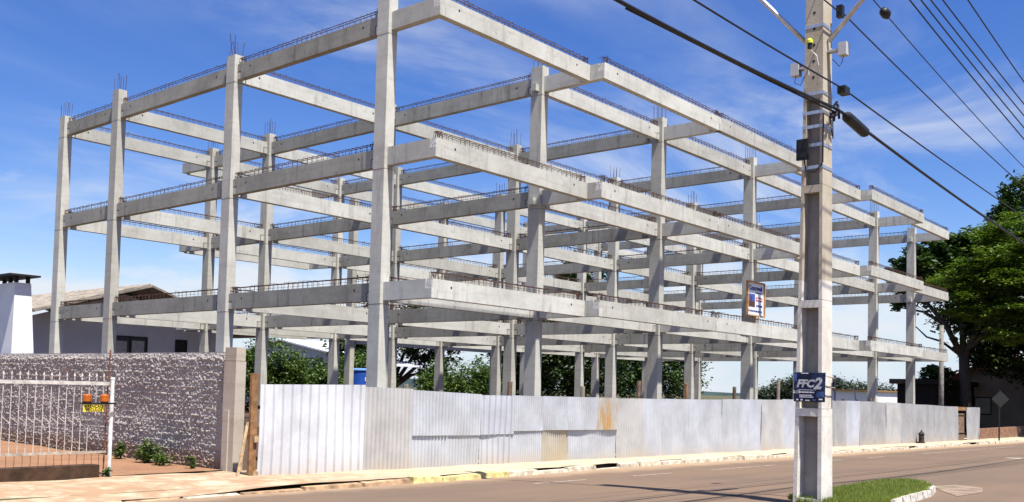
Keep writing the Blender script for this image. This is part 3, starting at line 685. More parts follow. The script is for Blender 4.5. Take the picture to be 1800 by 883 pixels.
# ------------------------------------------------------------------ weeds along the wall
for (x, y, h, w, n, lab) in [(-6.30, -.95, .46, .26, 900, 'tall green weed clump at the foot of the rough wall, largest of the weeds'), (-6.28, .12, .34, .15, 350, 'slim green weed at the wall foot nearest the gate post'), (-6.35, -1.55, .30, .22, 400, 'low spreading weed just right of the tall weed clump by the wall'), (-6.30, -2.35, .22, .10, 160, 'small weed at the wall foot nearest the concrete pillar'), (-8.15, -3.05, .20, .07, 90, 'tiny bright weed growing against the base of the gate post')]:
    g = G(x, y) + .1
    o = tag(empty('weed', (x, y, g)), lab, 'weed')
    link('leaf_mass', leaves('leaf_mass', n, [(0, 0, h * .5), (0, w * .3, h * .35)], [(w * .7, w, h * .5), (w * .5, w * .8, h * .35)], .03, M_leaf, nper=12, spread=.14, seed=int(n)), o)
    mb = MB()
    for k in range(6): mb.tube([(0, 0, -.03), (random.uniform(-w, w) * .4, random.uniform(-w, w) * .6, h * .8)], [.006, .003], 4)
    obj('stem', mb, M_leafd, o)

# ------------------------------------------------------------------ utility pole
PX, PY = -3.02, -12.06; gp = G(PX, PY)
pole = tag(empty('utility_pole', (PX, PY, gp)), 'tall concrete utility pole with recessed panels standing on the grass verge', 'utility pole')
HT = 9.4
def ps(z):  # half widths (x,y), z above pole foot
    f = z / HT; return .185 - .055 * f, .195 - .105 * f
M_polep, t, b = new_mat('pole_whitewash', .9)
v = coords(t, rand=False); n1 = noise(v, 2.5, 6, .65, tree=t); n2 = noise(v, 30, 4, .65, tree=t); n3 = noise(coords(t, (6, 6, .6), rand=False), 1, 5, .6, tree=t)
cc = tmix(t, trange(t, n1, .35, .7), (.50, .44, .34), (.40, .345, .25)); cc = tmix(t, trange(t, n3, .5, .75, 0, .55), cc, (.22, .18, .13))
wp = tmix(t, trange(t, n1, .35, .7), (.74, .71, .63), (.56, .52, .43)); wp = tmix(t, trange(t, n2, .55, .72, 0, .5), wp, (.38, .34, .28)); wp = tmix(t, trange(t, n3, .52, .70, 0, .45), wp, (.40, .35, .28))
sp = N(t, 'ShaderNodeSeparateXYZ'); t.links.new(v, sp.inputs[0])
ad = N(t, 'ShaderNodeMath', operation='MULTIPLY_ADD'); ad.inputs[1].default_value = .06; t.links.new(n2, ad.inputs[0]); t.links.new(sp.outputs['Z'], ad.inputs[2])
cc = tmix(t, trange(t, ad.outputs[0], 3.03, 2.99), cc, wp)
t.links.new(cc, b.inputs['Base Color']); bump(t, b, n2, .35, .006)
mb = MB()
zst = [0, 1.18, 2.62, 4.16, 5.42]       # stiffener levels, solid above the last
def ring(z, prof): hx, hy = ps(z); return [(x * hx, y * hy, z) for x, y in prof]
full = [(-1, -1), (1, -1), (1, 1), (-1, 1)]
ih = [(-1, -1), (1, -1), (1, -.72), (.16, -.62), (.16, .62), (1, .72), (1, 1), (-1, 1), (-1, .72), (-.16, .62), (-.16, -.62), (-1, -.72)]
def loft(z0, z1, prof):
    n = len(prof); a = ring(z0, prof); c_ = ring(z1, prof)
    mb.add(a + c_, [(i, (i + 1) % n, n + (i + 1) % n, n + i) for i in range(n)] + [tuple(range(n - 1, -1, -1)), tuple(range(n, 2 * n))])
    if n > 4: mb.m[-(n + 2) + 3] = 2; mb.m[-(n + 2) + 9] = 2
full = [(-1, -1), (1, -1), (1, 1), (-1, 1)]
loft(-.3, .10, full)
for k in range(4):
    za = zst[k] + .105; zb = zst[k + 1] - .002
    loft(za, zb, ih); loft(zst[k + 1], zst[k + 1] + .10, [(x * .998, y * .998) for x, y in full])
loft(zst[4] + .105, HT, full)
for zz_ in np.arange(zst[4] + .3, HT - .3, .22):     # bolt holes
    hx, hy = ps(zz_); mb.add([(-hx - .002, .02 * math.cos(a) - .0, zz_ + .02 * math.sin(a)) for a in np.linspace(0, 6.283, 8, endpoint=False)], [tuple(range(7, -1, -1))], 1)
M_web = concrete('pole_web', (.40, .37, .33), (.27, .245, .21), (.13, .115, .10), .6)  # grime and recess shade both painted into the web's darker colour
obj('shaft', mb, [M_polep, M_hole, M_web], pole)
for zb_ in (4.48 + .02, 4.80, 5.05, 5.24, 5.48 + .02, 6.42):
    hx, hy = ps(zb_); mb = MB(); e = .006; w = .022
    mb.box(-hx - e, -hx - .001, -hy - e, hy + e, zb_ - w, zb_ + w); mb.box(hx + .001, hx + e, -hy - e, hy + e, zb_ - w, zb_ + w); mb.box(-hx, hx, -hy - e, -hy - .001, zb_ - w, zb_ + w); mb.box(-hx, hx, hy + .001, hy + e, zb_ - w, zb_ + w)
    obj('steel_band', mb, M_steel, pole)
for s, pts in ((1, [(0, .13, 6.22), (0, .84, 7.03), (0, 2.2, 8.2), (0, 2.9, 8.45)]), (-1, [(0, -.14, 6.22), (0, -.70, 6.80), (0, -2.1, 8.15), (0, -2.9, 8.45)])):
    mb = MB(); mb.tube(pts, .032, 10); a_ = obj('lamp_arm', mb, M_steel, pole, smooth=True)
    mb = MB(); mb.tube([(0, s * 2.85, 8.45), (0, s * 3.1, 8.48), (0, s * 3.45, 8.46)], [.06, .13, .07], 10); obj('lamp_head', mb, M_greybox, a_, smooth=True)
for (x, y, z, nm) in ((-.10, .27, 5.88, 'junction_box'), (.02, -.34, 6.08, 'junction_box')):
    mb = MB(); mb.box(x - .06, x + .06, y - .055, y + .055, z - .085, z + .085); mb.box(x - .05, x + .05, min(0, y) if y < 0 else .1, -.1 if y < 0 else y, z - .012, z + .012); bx_ = obj(nm, mb, M_greybox, pole)
    mb = MB(); mb.tube([(x, y, z - .08), (x, y + .02, z - .17), (x + .03, y * .8, z - .21), (x, y * .55, z - .10)], .005, 5); obj('wire', mb, M_black, bx_)
mb = MB(); mb.tube([(-.24, .02, 6.09), (-.24, .02, 6.16)], .030, 10); ph_ = obj('photocell', mb, M_black, pole); mb = MB(); mb.tube([(-.24, .02, 6.161), (-.24, .02, 6.20), (-.24, .02, 6.225)], [.042, .042, .02], 12); obj('cap', mb, simple('yellow_cap', (.66, .72, .05), .4), ph_, smooth=False)
mb = MB(); mb.tube([(-.19, .02, 6.08), (-.22, -.07, 5.98), (-.2, -.09, 5.85), (-.175, .05, 5.75), (-.18, .08, 5.9)], .006, 5); obj('cable_loop', mb, M_white, pole)
mb = MB(); mb.box(-.24, -.20, .03, .19, 4.60, 4.88); mb.box(-.25, -.241, .05, .17, 4.63, 4.70); mb.box(-.25, -.241, .05, .08, 4.74, 4.86); mb.box(-.25, -.241, .13, .16, 4.74, 4.86); obj('bracket_plate', mb, M_black, pole)
mb = MB(); mb.tube([(-.19, .10, 4.62), (-.21, .06, 4.44), (-.21, -.06, 4.42), (-.17, -.15, 4.55), (-.165, -.15, 5.2)], .010, 6); obj('cable_loop', mb, M_black, pole)
mb = MB(); mb.tube([(-.05, -.19, 5.25), (-.03, -.205, 5.0), (.03, -.205, 4.9), (.05, -.19, 5.2)], .008, 6); obj('cable_loop', mb, M_black, pole)
mb = MB()
for k in range(9):
    a = Vector((random.uniform(-.1, .12), -.18 - random.uniform(0, .1), random.uniform(5.2, 5.42))); mb.tube([a, a + Vector((random.uniform(-.1, .1), random.uniform(-.06, .03), random.uniform(-.15, .1)))], .018, 5)
obj('cable_clamp', mb, M_black, pole)
# poster wrapped on the pole
po = tag(empty('poster', (PX - .190, PY - .02, 1.76)), 'dark blue event poster with silver letters tied round the concrete pole', 'poster')
M_pdk = simple('poster_navy', (.012, .018, .055), .5, 0, .6, 9); M_psil = simple('poster_silver', (.48, .49, .52), .5, 0, .15, 20); M_pblu = simple('poster_blue', (.05, .10, .28), .5, 0, .4, 15); M_pwht = simple('poster_white', (.72, .72, .74), .6, 0, .1, 9)
vv = []; n = 10
for r_ in range(5):
    for i in range(n + 1):
        u = i / n; y = .215 - .43 * u
        vv.append((-.006 - .012 * math.sin(u * 7 + r_) * .5 - (.012 if r_ == 4 and 2 < i < 6 else 0), y, -.19 + .385 * r_ / 4 + random.uniform(-.004, .004)))
ff = [(r_ * (n + 1) + i, r_ * (n + 1) + i + 1, (r_ + 1) * (n + 1) + i + 1, (r_ + 1) * (n + 1) + i) for r_ in range(4) for i in range(n)]
me = bpy.data.meshes.new('paper'); me.from_pydata(vv, [], ff); me.materials.append(M_pdk); me.update(); link('paper', me, po)
rp = (R(90), 0, R(-90))
put_text(po, 'FFC', .135, M_psil, (-.024, .055, .045), rp, .006, .25, 1.05); put_text(po, '2', .20, M_psil, (-.026, -.115, .045), rp, .008, .25, 1.0)
print_line(po, M_psil, (-.022, .02, -.035), .26, .010, 'y', 5); put_text(po, '0.13', .055, M_pwht, (-.024, .17, -.065), rp, .001)
print_line(po, M_pwht, (-.022, .03, -.065), .22, .016, 'y', 6); print_line(po, M_pwht, (-.022, .04, -.105), .18, .013, 'y', 7); print_line(po, M_pwht, (-.022, .03, -.128), .20, .013, 'y', 8)
for (yy, zz_, w, h, m_) in [(-.155, -.09, .10, .075, M_pblu), (.19, .13, .045, .10, M_pblu), (.06, .185, .10, .012, M_pwht), (-.16, -.155, .05, .018, M_pwht), (.16, -.165, .03, .02, M_pwht), (.10, -.165, .03, .02, M_pwht), (.02, -.172, .06, .014, M_pwht), (-.07, -.165, .05, .014, M_pblu)]:
    mb = MB(); mb.box(-.0225, -.0205, yy - w / 2, yy + w / 2, zz_ - h / 2, zz_ + h / 2); obj('print_patch', mb, m_, po)
mb = MB(); mb.box(-.02, .37, -.1995, -.1915 + .0, -.155, .16); mb.v = [(x, y - .005 if True else y, z) for x, y, z in mb.v]
mb = MB(); mb.box(.32, .375, -.205, -.199, -.17, .17); obj('paper', mb, M_pdk, po)
for zz_ in (.15, .02):
    mb = MB(); mb.tube([(0, -.20, zz_ + .01), (.16, -.212, zz_ - .01), (.34, -.208, zz_ - .02)], .006, 5); obj('tie', mb, M_woodl, po)

# ------------------------------------------------------------------ overhead cables
def cable(pts, r, label, sag=0.0):
    mb = MB(); mb.tube(pts, r, 6); return tag(obj('overhead_cable', mb, M_black, smooth=True), label, 'cable', 'overhead cables')
def run(y, xz, dy=0.0):
    X = [p[0] for p in xz]; Zv = [p[1] for p in xz]
    co = np.polyfit(X, Zv, 2); x0, x1 = X[0], X[-1]
    return [(x, y + dy * (x - x0) / (x1 - x0), float(np.polyval(co, x))) for x in np.linspace(x0, x1, 40)]
yp = PY - .25
tk = cable(run(yp, [(-22, 5.9), (-14, 5.32), (-8.26, 5.24), (-4.2, 5.42), (-3.05, 5.49)]) + run(yp, [(-2.8, 5.47), (.58, 5.33), (7, 5.06), (17, 5.0), (30, 5.45)]), .022, 'thickest black cable crossing the photo down to the splice box on the pole')
mb = MB(); mb.tube([(-2.72, yp, 5.475), (-2.62, yp, 5.47), (-1.98, yp, 5.40), (-1.88, yp, 5.39)], [.03, .075, .075, .03], 10); obj('splice_closure', mb, M_black, tk, smooth=False)
mb = MB(); mb.tube([(-8, yp + .03, 5.25), (-5, yp + .03, 5.36), (-3.05, yp + .03, 5.45)], .012, 5); obj('lashed_wire', mb, M_black, tk)
md = cable(run(yp, [(-20, 6.15), (-12, 5.72), (-6.7, 5.76), (-3.7, 5.79), (-2.8, 5.80)]) + run(yp, [(-2.7, 5.80), (.86, 5.75), (7, 5.63), (16, 5.6), (30, 5.9)]), .012, 'middle black cable clamped to the pole just above the splice box')
mb = MB(); mb.box(-2.83, -2.66, yp - .05, yp + .06, 5.75, 5.85); obj('clamp', mb, M_black, md)
tp = cable(run(yp, [(-16, 7.3), (-8, 6.9), (-3.5, 6.80), (-2.9, 6.84)]) + run(yp, [(-2.85, 6.84), (0, 6.66), (3.1, 6.50), (7.2, 6.27), (30, 6.3)]), .010, 'upper cable fixed to the pole beneath the top of the picture')
mb = MB(); mb.box(-2.95, -2.86, yp - .04, yp + .04, 6.76, 6.92); obj('clamp', mb, M_black, tp)
bl = cable(run(yp, [(-5, 7.75), (-1.7, 7.41), (-.8, 7.33), (1.75, 7.08), (7.4, 6.70), (30, 6.6)]), .008, 'thin cable carrying a round black ball right of the pole')
mb = MB(); mb.tube([(-1.30, yp, 7.34), (-1.25, yp, 7.37), (-1.15, yp, 7.36), (-1.08, yp, 7.33)], [.03, .07, .075, .03], 10); obj('ball', mb, M_black, bl, smooth=True)
yq = PY - 1.5
for k, (z0, z1, z2, xo) in enumerate([(6.27, 6.01, 5.89, -4.2), (6.40, 6.20, 6.07, -3.8), (6.52, 6.36, 6.27, -3.45), (6.68, 6.56, 6.45, -2.96), (7.05, 6.93, 6.77, -1.83)]):
    lab = ['lowest of the four parallel wires at upper right', 'second lowest of the four parallel wires at upper right', 'second highest of the four parallel wires at upper right', 'highest of the four parallel wires at upper right', 'lone wire far right above the four parallel wires'][k]
    xa, xb = (-1.8, 1.72) if k < 4 else (-.37, 1.71)
    sl = (z2 - z0) / (1.72 - xo)
    cable(run(yq, [(xo - 6, z0 - sl * 6 + .5), (xo, z0), (xa, z1), (1.72, z2), (12, z2 + sl * 5), (30, z2 + sl * 4)]), .009, lab)

# ------------------------------------------------------------------ left house with chimney
hs = tag(empty('house', (2.2, 24.0, 0)), 'pale blue grey house with low pitched roof behind the left side of the frame', 'house')
mb = MB(); mb.prism_y([(0, -.3), (10.2, -.3), (10.2, 3.85), (4.77, 5.55), (0.0, 4.05)], 1.5, 1.7); obj('wall', mb, M_wallg, hs); mb = MB(); mb.box(0, .2, 1.702, 12, -.3, 4.1); obj('wall', mb, M_wallg, hs)
M_tile = simple('fibre_cement_roof', (.23, .20, .165), .95, 0, .35, 2.5, .6)
mb = MB(); mb.add([(-.35, -.9, 4.33), (4.77, -.9, 5.86), (4.77, 13, 5.86), (-.35, 13, 4.33), (-.35, -.9, 4.25), (4.77, -.9, 5.76), (4.77, 13, 5.76), (-.35, 13, 4.25)], [(0, 1, 2, 3), (7, 6, 5, 4), (0, 4, 5, 1), (3, 7, 4, 0)]); obj('roof', mb, M_tile, hs)
mb = MB(); mb.add([(4.77, -.9, 5.86), (10.6, -.9, 3.9), (10.6, 13, 3.9), (4.77, 13, 5.86), (4.77, -.9, 5.76), (10.6, -.9, 3.8), (10.6, 13, 3.8), (4.77, 13, 5.76)], [(0, 1, 2, 3), (7, 6, 5, 4), (0, 4, 5, 1)]); obj('roof', mb, M_tile, hs)
for k in range(28):
    y = -.7 + k * .48; mb = MB(); mb.tube([(-.36, y, 4.35), (4.77, y, 5.89)], .05, 6); obj('roof_ridge', mb, M_tile, hs)
def window(parent, x0, x1, z0, z1, y, bars=1, mat=M_glass, cur=True):
    mb = MB(); f = .05
    mb.box(x0 - f, x0, y - .05, y + .02, z0 - f, z1 + f); mb.box(x1, x1 + f, y - .05, y + .02, z0 - f, z1 + f); mb.box(x0, x1, y - .05, y + .02, z1, z1 + f); mb.box(x0, x1, y - .05, y + .02, z0 - f, z0)
    for k in range(bars):
        xx = x0 + (x1 - x0) * (k + 1) / (bars + 1); mb.box(xx - .03, xx + .03, y - .045, y + .02, z0, z1)
    w_ = obj('window', mb, M_dark, parent); mb = MB(); mb.box(x0, x1, y - .012, y - .004, z0, z1); obj('pane', mb, mat, w_)
    if cur:
        mb = MB(); mb.box(x0 + .1, x0 + (x1 - x0) * .4, y - .017, y - .0125, z0, z1 - .2); mb.box(x0 + (x1 - x0) * .55, x1 - .1, y - .017, y - .0125, z0, z1 - .15); obj('curtain', mb, M_curtain, w_)
window(hs, 4.3, 5.9, 2.3, 3.55, 1.5); window(hs, 7.45, 7.98, 2.5, 3.52, 1.5, 0, M_dark, False)
mb = MB(); mb.tube([(-.2, -.10, 4.2), (-.2, -.10, 0)], .05, 8); obj('downpipe', mb, M_greybox, hs)
ch = tag(empty('chimney_block', (-.05, 20.0, 0)), 'white tapered chimney block with black cap at the left edge of the picture', 'chimney')
mb = MB(); mb.add([(-.7 + .5, 0, -.2), (.62, 0, -.2), (.62, 3.2, -.2), (-.2, 3.2, -.2), (-.2, 0, 2.6), (.60, 0, 2.6), (.60, 3, 2.6), (-.2, 3, 2.6), (-.18, 0, 5.1), (.40, 0, 5.1), (.40, 2.4, 5.1), (-.18, 2.4, 5.1)], [(0, 1, 5, 4), (1, 2, 6, 5), (2, 3, 7, 6), (3, 0, 4, 7), (4, 5, 9, 8), (5, 6, 10, 9), (6, 7, 11, 10), (7, 4, 8, 11), (8, 9, 10, 11)]); obj('stack', mb, M_wallw, ch)
mb = MB()
for (x, y) in ((-.1, .1), (.32, .1), (-.1, 2.2), (.32, 2.2), (.1, 1.1)): mb.box(x - .06, x + .06, y - .06, y + .06, 5.1, 5.33)
obj('cap_leg', mb, M_dark, ch); mb = MB(); mb.box(-.5, .62, -.3, 2.7, 5.332, 5.40); obj('cap', mb, M_dark, ch)

# ------------------------------------------------------------------ white roofed house and water tank behind the frame
h2 = tag(empty('house', (30, 45.3, 0)), 'pale house with white sheet roof seen behind the shrubs through the frame', 'house')
def rg2(name, poly, x0, x1, mat):   # poly in (y,z)
    mb = MB(); n = len(poly); mb.add([(x0, y, z) for y, z in poly] + [(x1, y, z) for y, z in poly], [tuple(range(n)), tuple(range(2 * n - 1, n - 1, -1))] + [((i + 1) % n, i, n + i, n + (i + 1) % n) for i in range(n)]); return obj(name, mb, mat, h2)
rg2('wall', [(7.5, -.5), (7.5, 3.55), (0, 4.85), (-10.6, 3.05), (-10.6, -.5)], .4, .6, simple('pale_board_wall', (.42, .44, .48), .9))
M_wroof = simple('white_roof', (.74, .76, .79), .6)
rg2('roof', [(0, 4.90), (0, 5.02), (-11.4, 3.10), (-11.4, 2.98)], 0, 4.6, M_wroof); rg2('roof', [(8.2, 3.48), (8.2, 3.60), (.003, 5.02), (.003, 4.90)], 0, 4.6, M_wroof)
mb = MB(); mb.box(.34, .398, -5.0, -1.6, 3.05, 3.55); obj('window', mb, M_dark, h2); mb = MB(); mb.box(.32, .338, -4.9, -1.7, 3.1, 3.5); obj('pane', mb, M_glass, h2)
wt = tag(empty('water_tank', (21.9, 26.0, 1.2)), 'blue plastic water tank standing beyond the corner column', 'water tank')
M_tank = simple('tank_blue', (.02, .09, .42), .45, 0, .12, 4)
mb = MB(); mb.tube([(0, 0, -.2), (0, 0, 1.1), (0, 0, 1.22)], [.72, .80, .82], 28, cap=False); obj('body', mb, M_tank, wt, smooth=False)
mb = MB(); mb.tube([(0, 0, 1.222), (0, 0, 1.27), (0, 0, 1.36)], [.85, .85, .4], 28); obj('lid', mb, simple('tank_lid', (.12, .25, .60), .5), wt)
mb = MB(); mb.box(-.9, .9, -.9, .9, -.5, -.21); obj('stand', mb, M_woodg, wt)
o = put_text(wt, 'BAN', .30, M_bwhite, (-.05, -.80, .72), (R(90), 0, R(-12)), .005)
mb = MB(); mb.box(-1.1, 1.1, -.2, .0, -1.2, -.5); mb.box(-1.1, -.9, -.9, .9, -1.2, -.501); mb.box(.9, 1.1, -.9, .9, -1.2, -.501); obj('base', mb, M_woodg, wt)
# block stack in the gap beside the pillar
bs_ = tag(empty('block_stack', (-4.6, 1.2, G(-4.6, 1.2) + .05)), 'stack of grey concrete blocks glimpsed in the gap beside the pillar', 'blocks')
for k in range(5):
    for q in range(3):
        mb = MB(); mb.box(0, .38, 0, .18, 0, .18); obj('block', mb, simple('block', (.40, .39, .38), .95) if (k, q) == (0, 0) else bpy.data.materials['block'], bs_, (q * .4 + random.uniform(-.02, .02), random.uniform(-.03, .03), k * .185))

# ------------------------------------------------------------------ shrubs and trees behind the site
def T(*a, **k): return tree(*a, **k)
grp = 'trees behind the frame'
T('citrus_tree', 'rounded bright green shrub just right of the boundary wall pillar', 'shrub', (17.2, 28.5, -.2), [(0, 0, 2.4, 1.9, 1.6, 1.8), (-1.2, .5, 1.6, 1.3, 1.2, 1.5), (1.3, .2, 2.0, 1.4, 1.2, 1.6)], 12000, .10, M_leaf, .12, 6, grp, 21)
T('citrus_tree', 'green shrub in front of the white roofed house', 'shrub', (20.6, 29.5, -.2), [(0, 0, 1.9, 1.7, 1.5, 1.5), (1.5, 0, 1.6, 1.5, 1.4, 1.3), (-1.2, 0, 1.5, 1.2, 1.2, 1.3)], 10000, .10, M_leaf, .12, 6, grp, 22)
T('citrus_tree', 'green shrub beside the blue water tank', 'shrub', (25.6, 30.5, -.2), [(0, 0, 2.3, 1.8, 1.5, 1.6), (-1.8, 0, 2.0, 1.4, 1.2, 1.5), (1.6, .5, 2.2, 1.5, 1.4, 1.4)], 10000, .10, M_leaf, .12, 6, grp, 23)
T('citrus_tree', 'bright round shrub left of centre above the pale fence sheets', 'shrub', (32.3, 29.5, -.2), [(0, 0, 2.0, 1.6, 1.4, 1.5), (.9, 0, 1.5, 1.2, 1.2, 1.2), (-1.2, 0, 1.3, 1.2, 1.2, 1.1)], 9000, .10, M_leaf, .12, 6, grp, 24)
T('citrus_tree', 'dense shrub directly left of the paired middle columns', 'shrub', (36.2, 29.8, -.2), [(0, 0, 2.0, 1.9, 1.5, 1.7), (1.4, .2, 2.1, 1.4, 1.3, 1.5), (-1.2, 0, 1.4, 1.2, 1.2, 1.1)], 10000, .10, M_leaf, .12, 6, grp, 25)
T('shade_tree', 'dark spreading tree behind the left middle of the frame', 'tree', (33.5, 36, -.2), [(-2, 0, 5.2, 4.0, 3.0, 1.9), (3.5, 0, 5.8, 3.6, 3, 1.9), (.5, 0, 6.6, 3.8, 3, 2.0), (-4.2, 0, 2.9, 1.7, 2, 2.4), (-2.4, 1, 3.6, 1.6, 2, 1.6), (4.5, 0, 3.4, 2.2, 2, 1.8)], 19000, .16, M_leafd, .35, 8, grp, 26)
T('shade_tree', 'tall dark tree rising highest behind the middle of the frame', 'tree', (49, 31, -.3), [(0, 0, 8.5, 4.2, 3.5, 4.0), (-3, 0, 5.5, 3.8, 3, 3.6), (2.5, 0, 5.2, 3.8, 3, 3.8), (1.5, 0, 11.2, 2.8, 2.5, 2.6), (0, 0, 2.8, 5, 3, 2.6)], 26000, .17, M_leafd, .40, 10, grp, 27)
T('shade_tree', 'dark leafy tree left of the tallest tree behind the frame', 'tree', (42.5, 31, -.3), [(0, 0, 5.8, 3.4, 3, 3.0), (-1.5, 0, 3.2, 2.5, 2.5, 2.6), (1.6, 0, 3.0, 3, 2.5, 2.6)], 16000, .16, M_leafd, .35, 8, grp, 28)
T('shade_tree', 'mid green tree at the right end of the row behind the frame', 'tree', (61, 31, -.4), [(0, 0, 4.4, 4.0, 3, 3.4), (4.6, 0, 3.8, 3.6, 3, 3.2), (-3.6, 0, 4.4, 3.4, 3, 3.3), (1, 0, 7.2, 3, 2.6, 2.3)], 22000, .17, M_leafg, .35, 8, grp, 29)
T('shade_tree', 'small tree peeping over the wall behind the left bay of the frame', 'tree', (15.4, 33, -.2), [(0, 0, 3.4, 1.8, 1.6, 1.6), (-1.2, 0, 3.0, 1.5, 1.5, 1.3)], 7000, .12, M_leaf, .15, 5, grp, 30)

# ------------------------------------------------------------------ right side: big trees, house, pole, sign
rg = 'street trees at the right'
def tree_r(name, label, base, limbs, crown, n, leaf, mat, tr, seed, **kw):
    o = tag(empty(name, base), label, 'tree', rg)
    link('crown', leaves('crown', n, [c_[:3] for c_ in crown], [c_[3:] for c_ in crown], leaf, mat, seed=seed, **kw), o)
    mb = MB()
    for pts, rad in limbs: mb.tube(pts, rad, 8)
    obj('trunk', mb, M_bark, o, smooth=True)
tree_r('broadleaf_tree', 'spreading broadleaf tree with forked dark trunk beside the right end of the frame', (52, .9, -.5),
       [([(0, 0, -.3), (.1, 0, 2.5), (0, .1, 5.0)], [.46, .36, .32]), ([(0, .1, 4.8), (0, 1.2, 7.0), (0, 3.2, 9.6)], [.22, .17, .07]), ([(0, .1, 4.6), (.3, .3, 7.2), (.5, .8, 10.5)], [.24, .17, .08]), ([(0, .1, 4.8), (0, -.9, 7.3), (.5, -1.0, 10.5)], [.24, .17, .08]), ([(0, .1, 5.0), (0, -1.6, 7.0), (.6, -3.2, 8.8)], [.22, .15, .06]),
        ([(0, .1, 4.9), (0, 1.5, 6.0), (-.2, 2.4, 6.3), (-.2, 3.3, 7.2)], [.12, .08, .06, .03]), ([(0, 1.2, 7.0), (0, 2.6, 8.0), (0, 4.4, 8.4)], [.13, .09, .04])],
       [(0, 3.2, 11.1, 2.2, 1.6, 1.3), (1, 1.2, 12.0, 2.4, 2.2, 1.3), (0, 4.0, 10.2, 1.4, 1.1, .9), (2, -1.0, 12.4, 2.5, 2.4, 1.5), (0, 2.0, 10.7, 2.2, 2.0, 1.1), (0, 4.3, 8.7, .7, .8, .5), (0, .6, 10.2, 2.4, 2.0, 1.3), (1, -1.6, 10.6, 2.4, 2.2, 1.5), (0, 1.9, 3.6, 1.5, 1.0, .7), (1, .0, 7.6, 1.6, 1.0, 1.0)], 34000, .20, M_leafg, .5, 41, spread=.36, flat=.6, up=.9)
tree_r('feathery_tree', 'bright green feathery tree with layered foliage at the right edge', (48.5, -6.2, -.5),
       [([(0, 0, -.3), (.2, .2, 3), (.3, .4, 5.2)], [.45, .36, .32]), ([(.3, .4, 5), (.2, 2.5, 7.5), (0, 4.5, 8.9)], [.22, .15, .05]), ([(.3, .4, 5), (.3, .2, 8), (.2, 0, 10.5)], [.22, .16, .07]), ([(.3, .4, 5), (1, -2, 7.5), (1.5, -3.5, 9.5)], [.22, .15, .06])],
       [(-1, 6.4, 9.3, 2.0, 1.8, .6), (-1.5, 6.0, 7.6, 1.8, 1.4, .5), (-1, 5.6, 9.8, 2.2, 2.0, .7), (-1, 4.0, 10.7, 2.4, 2.2, .8), (-1.5, 5.0, 8.4, 2.2, 1.9, .6), (0, 1.8, 11.6, 2.6, 2.4, .9), (0, 4.4, 12.3, 2.4, 1.8, .7), (0, 2.6, 12.9, 2.4, 1.8, .7), (-1.5, 3.0, 9.2, 2.4, 2.2, .7), (-1.5, 1.2, 9.8, 2.2, 2.2, .8), (-1.8, 4.2, 7.2, 2.0, 1.8, .5), (-1.5, 2, 7.6, 2.2, 2.2, .7), (-1, -1, 8.4, 2.4, 2.2, 1.2), (-1.5, 3.4, 6.0, 1.8, 1.8, .5), (-1, 1, 5.8, 2.4, 2, .8), (0, -2, 10.5, 2.6, 2.4, 1.2), (-1, -2, 6, 2.4, 2.2, 1)], 54000, .13, M_leafb, .4, 42, nper=60, spread=.46, flat=.30, up=1.2, aspect=.35)
tree_r('shade_tree', 'dark low hanging tree shading the house at the right edge', (56.5, -2.2, -.6),
       [([(0, 0, -.3), (0, .2, 3), (.2, .3, 6)], [.45, .36, .3]), ([(.2, .3, 5.5), (0, 2.5, 7), (-1, 4.5, 7.6)], [.2, .13, .05]), ([(.2, .3, 5.5), (0, -2, 7), (-1, -3.5, 7.6)], [.2, .13, .05])],
       [(0, 0, 8.5, 5, 5, 2.6), (-2, 2.0, 6.4, 3.2, 2.6, 1.8), (-1, -3.5, 6.4, 3.6, 3.4, 2.4), (-3, 1.6, 5.0, 2.0, 1.6, 1.2), (2, 4, 9.5, 4.5, 4, 2.4), (3, -6, 8, 5, 4.5, 2.8), (-2, -5.5, 5.0, 3, 2.5, 1.8), (-3, -1.0, 4.4, 2.4, 2.2, 1.2), (-3.5, -3, 7.5, 3, 3, 2), (0, 3, 11, 4, 3.5, 2), (-4, -3.5, 3.4, 2.4, 2.2, 1.6), (-5, -5.5, 4.2, 2.6, 2.4, 1.8)], 60000, .19, M_leafd, .5, 43, spread=.5, flat=.6)
tree_r('shade_tree', 'tall dark tree closing the far right corner of the street', (66, -9, -.6),
       [([(0, 0, -.3), (0, 0, 4), (.2, .3, 8)], [.5, .4, .3]), ([(.2, .3, 7), (0, 2.5, 9), (-1, 4, 11)], [.2, .13, .05])],
       [(0, 0, 9.5, 6, 5, 4), (-2, -4, 7, 5, 4, 4), (0, 5, 9, 5, 4, 3), (-5, -3, 3.2, 3, 3, 2.6), (0, 0, 4, 4.5, 5, 3), (-6, 0, 8, 4, 4, 3)], 34000, .2, M_leafd, .5, 44, spread=.5)
tree_r('broadleaf_tree', 'sunlit leafy branch top rising above the trees at the far right edge', (63, 1.1, -.6),
       [([(0, 0, -.3), (0, 0, 8), (.2, .3, 15)], [.4, .3, .14])], [(0, -.4, 16.0, 1.6, 1.5, 1.5), (0, -.9, 17.5, 1.4, 1.2, 1.2), (0, .1, 14.2, 1.2, 1.2, 1.2)], 5000, .18, M_leafg, .4, 45, spread=.45)
h3 = tag(empty('house', (59, .2, -.5)), 'shaded house with red tiled gable roof at the right edge under the trees', 'house')
M_brown = simple('beige_wall', (.30, .25, .20), .95, 0, .12, 1.2); M_rtile = simple('red_roof_tile', (.36, .12, .07), .9, 0, .3, 6, .5)
def rgable(name, poly, x0, x1, mat):   # poly in (y,z)
    mb = MB(); n = len(poly); mb.add([(x0, y, z) for y, z in poly] + [(x1, y, z) for y, z in poly], [tuple(range(n)), tuple(range(2 * n - 1, n - 1, -1))] + [((i + 1) % n, i, n + i, n + (i + 1) % n) for i in range(n)]); return obj(name, mb, mat, h3)
rgable('wall', [(5.0, 0), (5.0, 2.75), (0, 5.15), (-6.0, 2.4), (-6.0, 0)], 0, .2, M_brown)
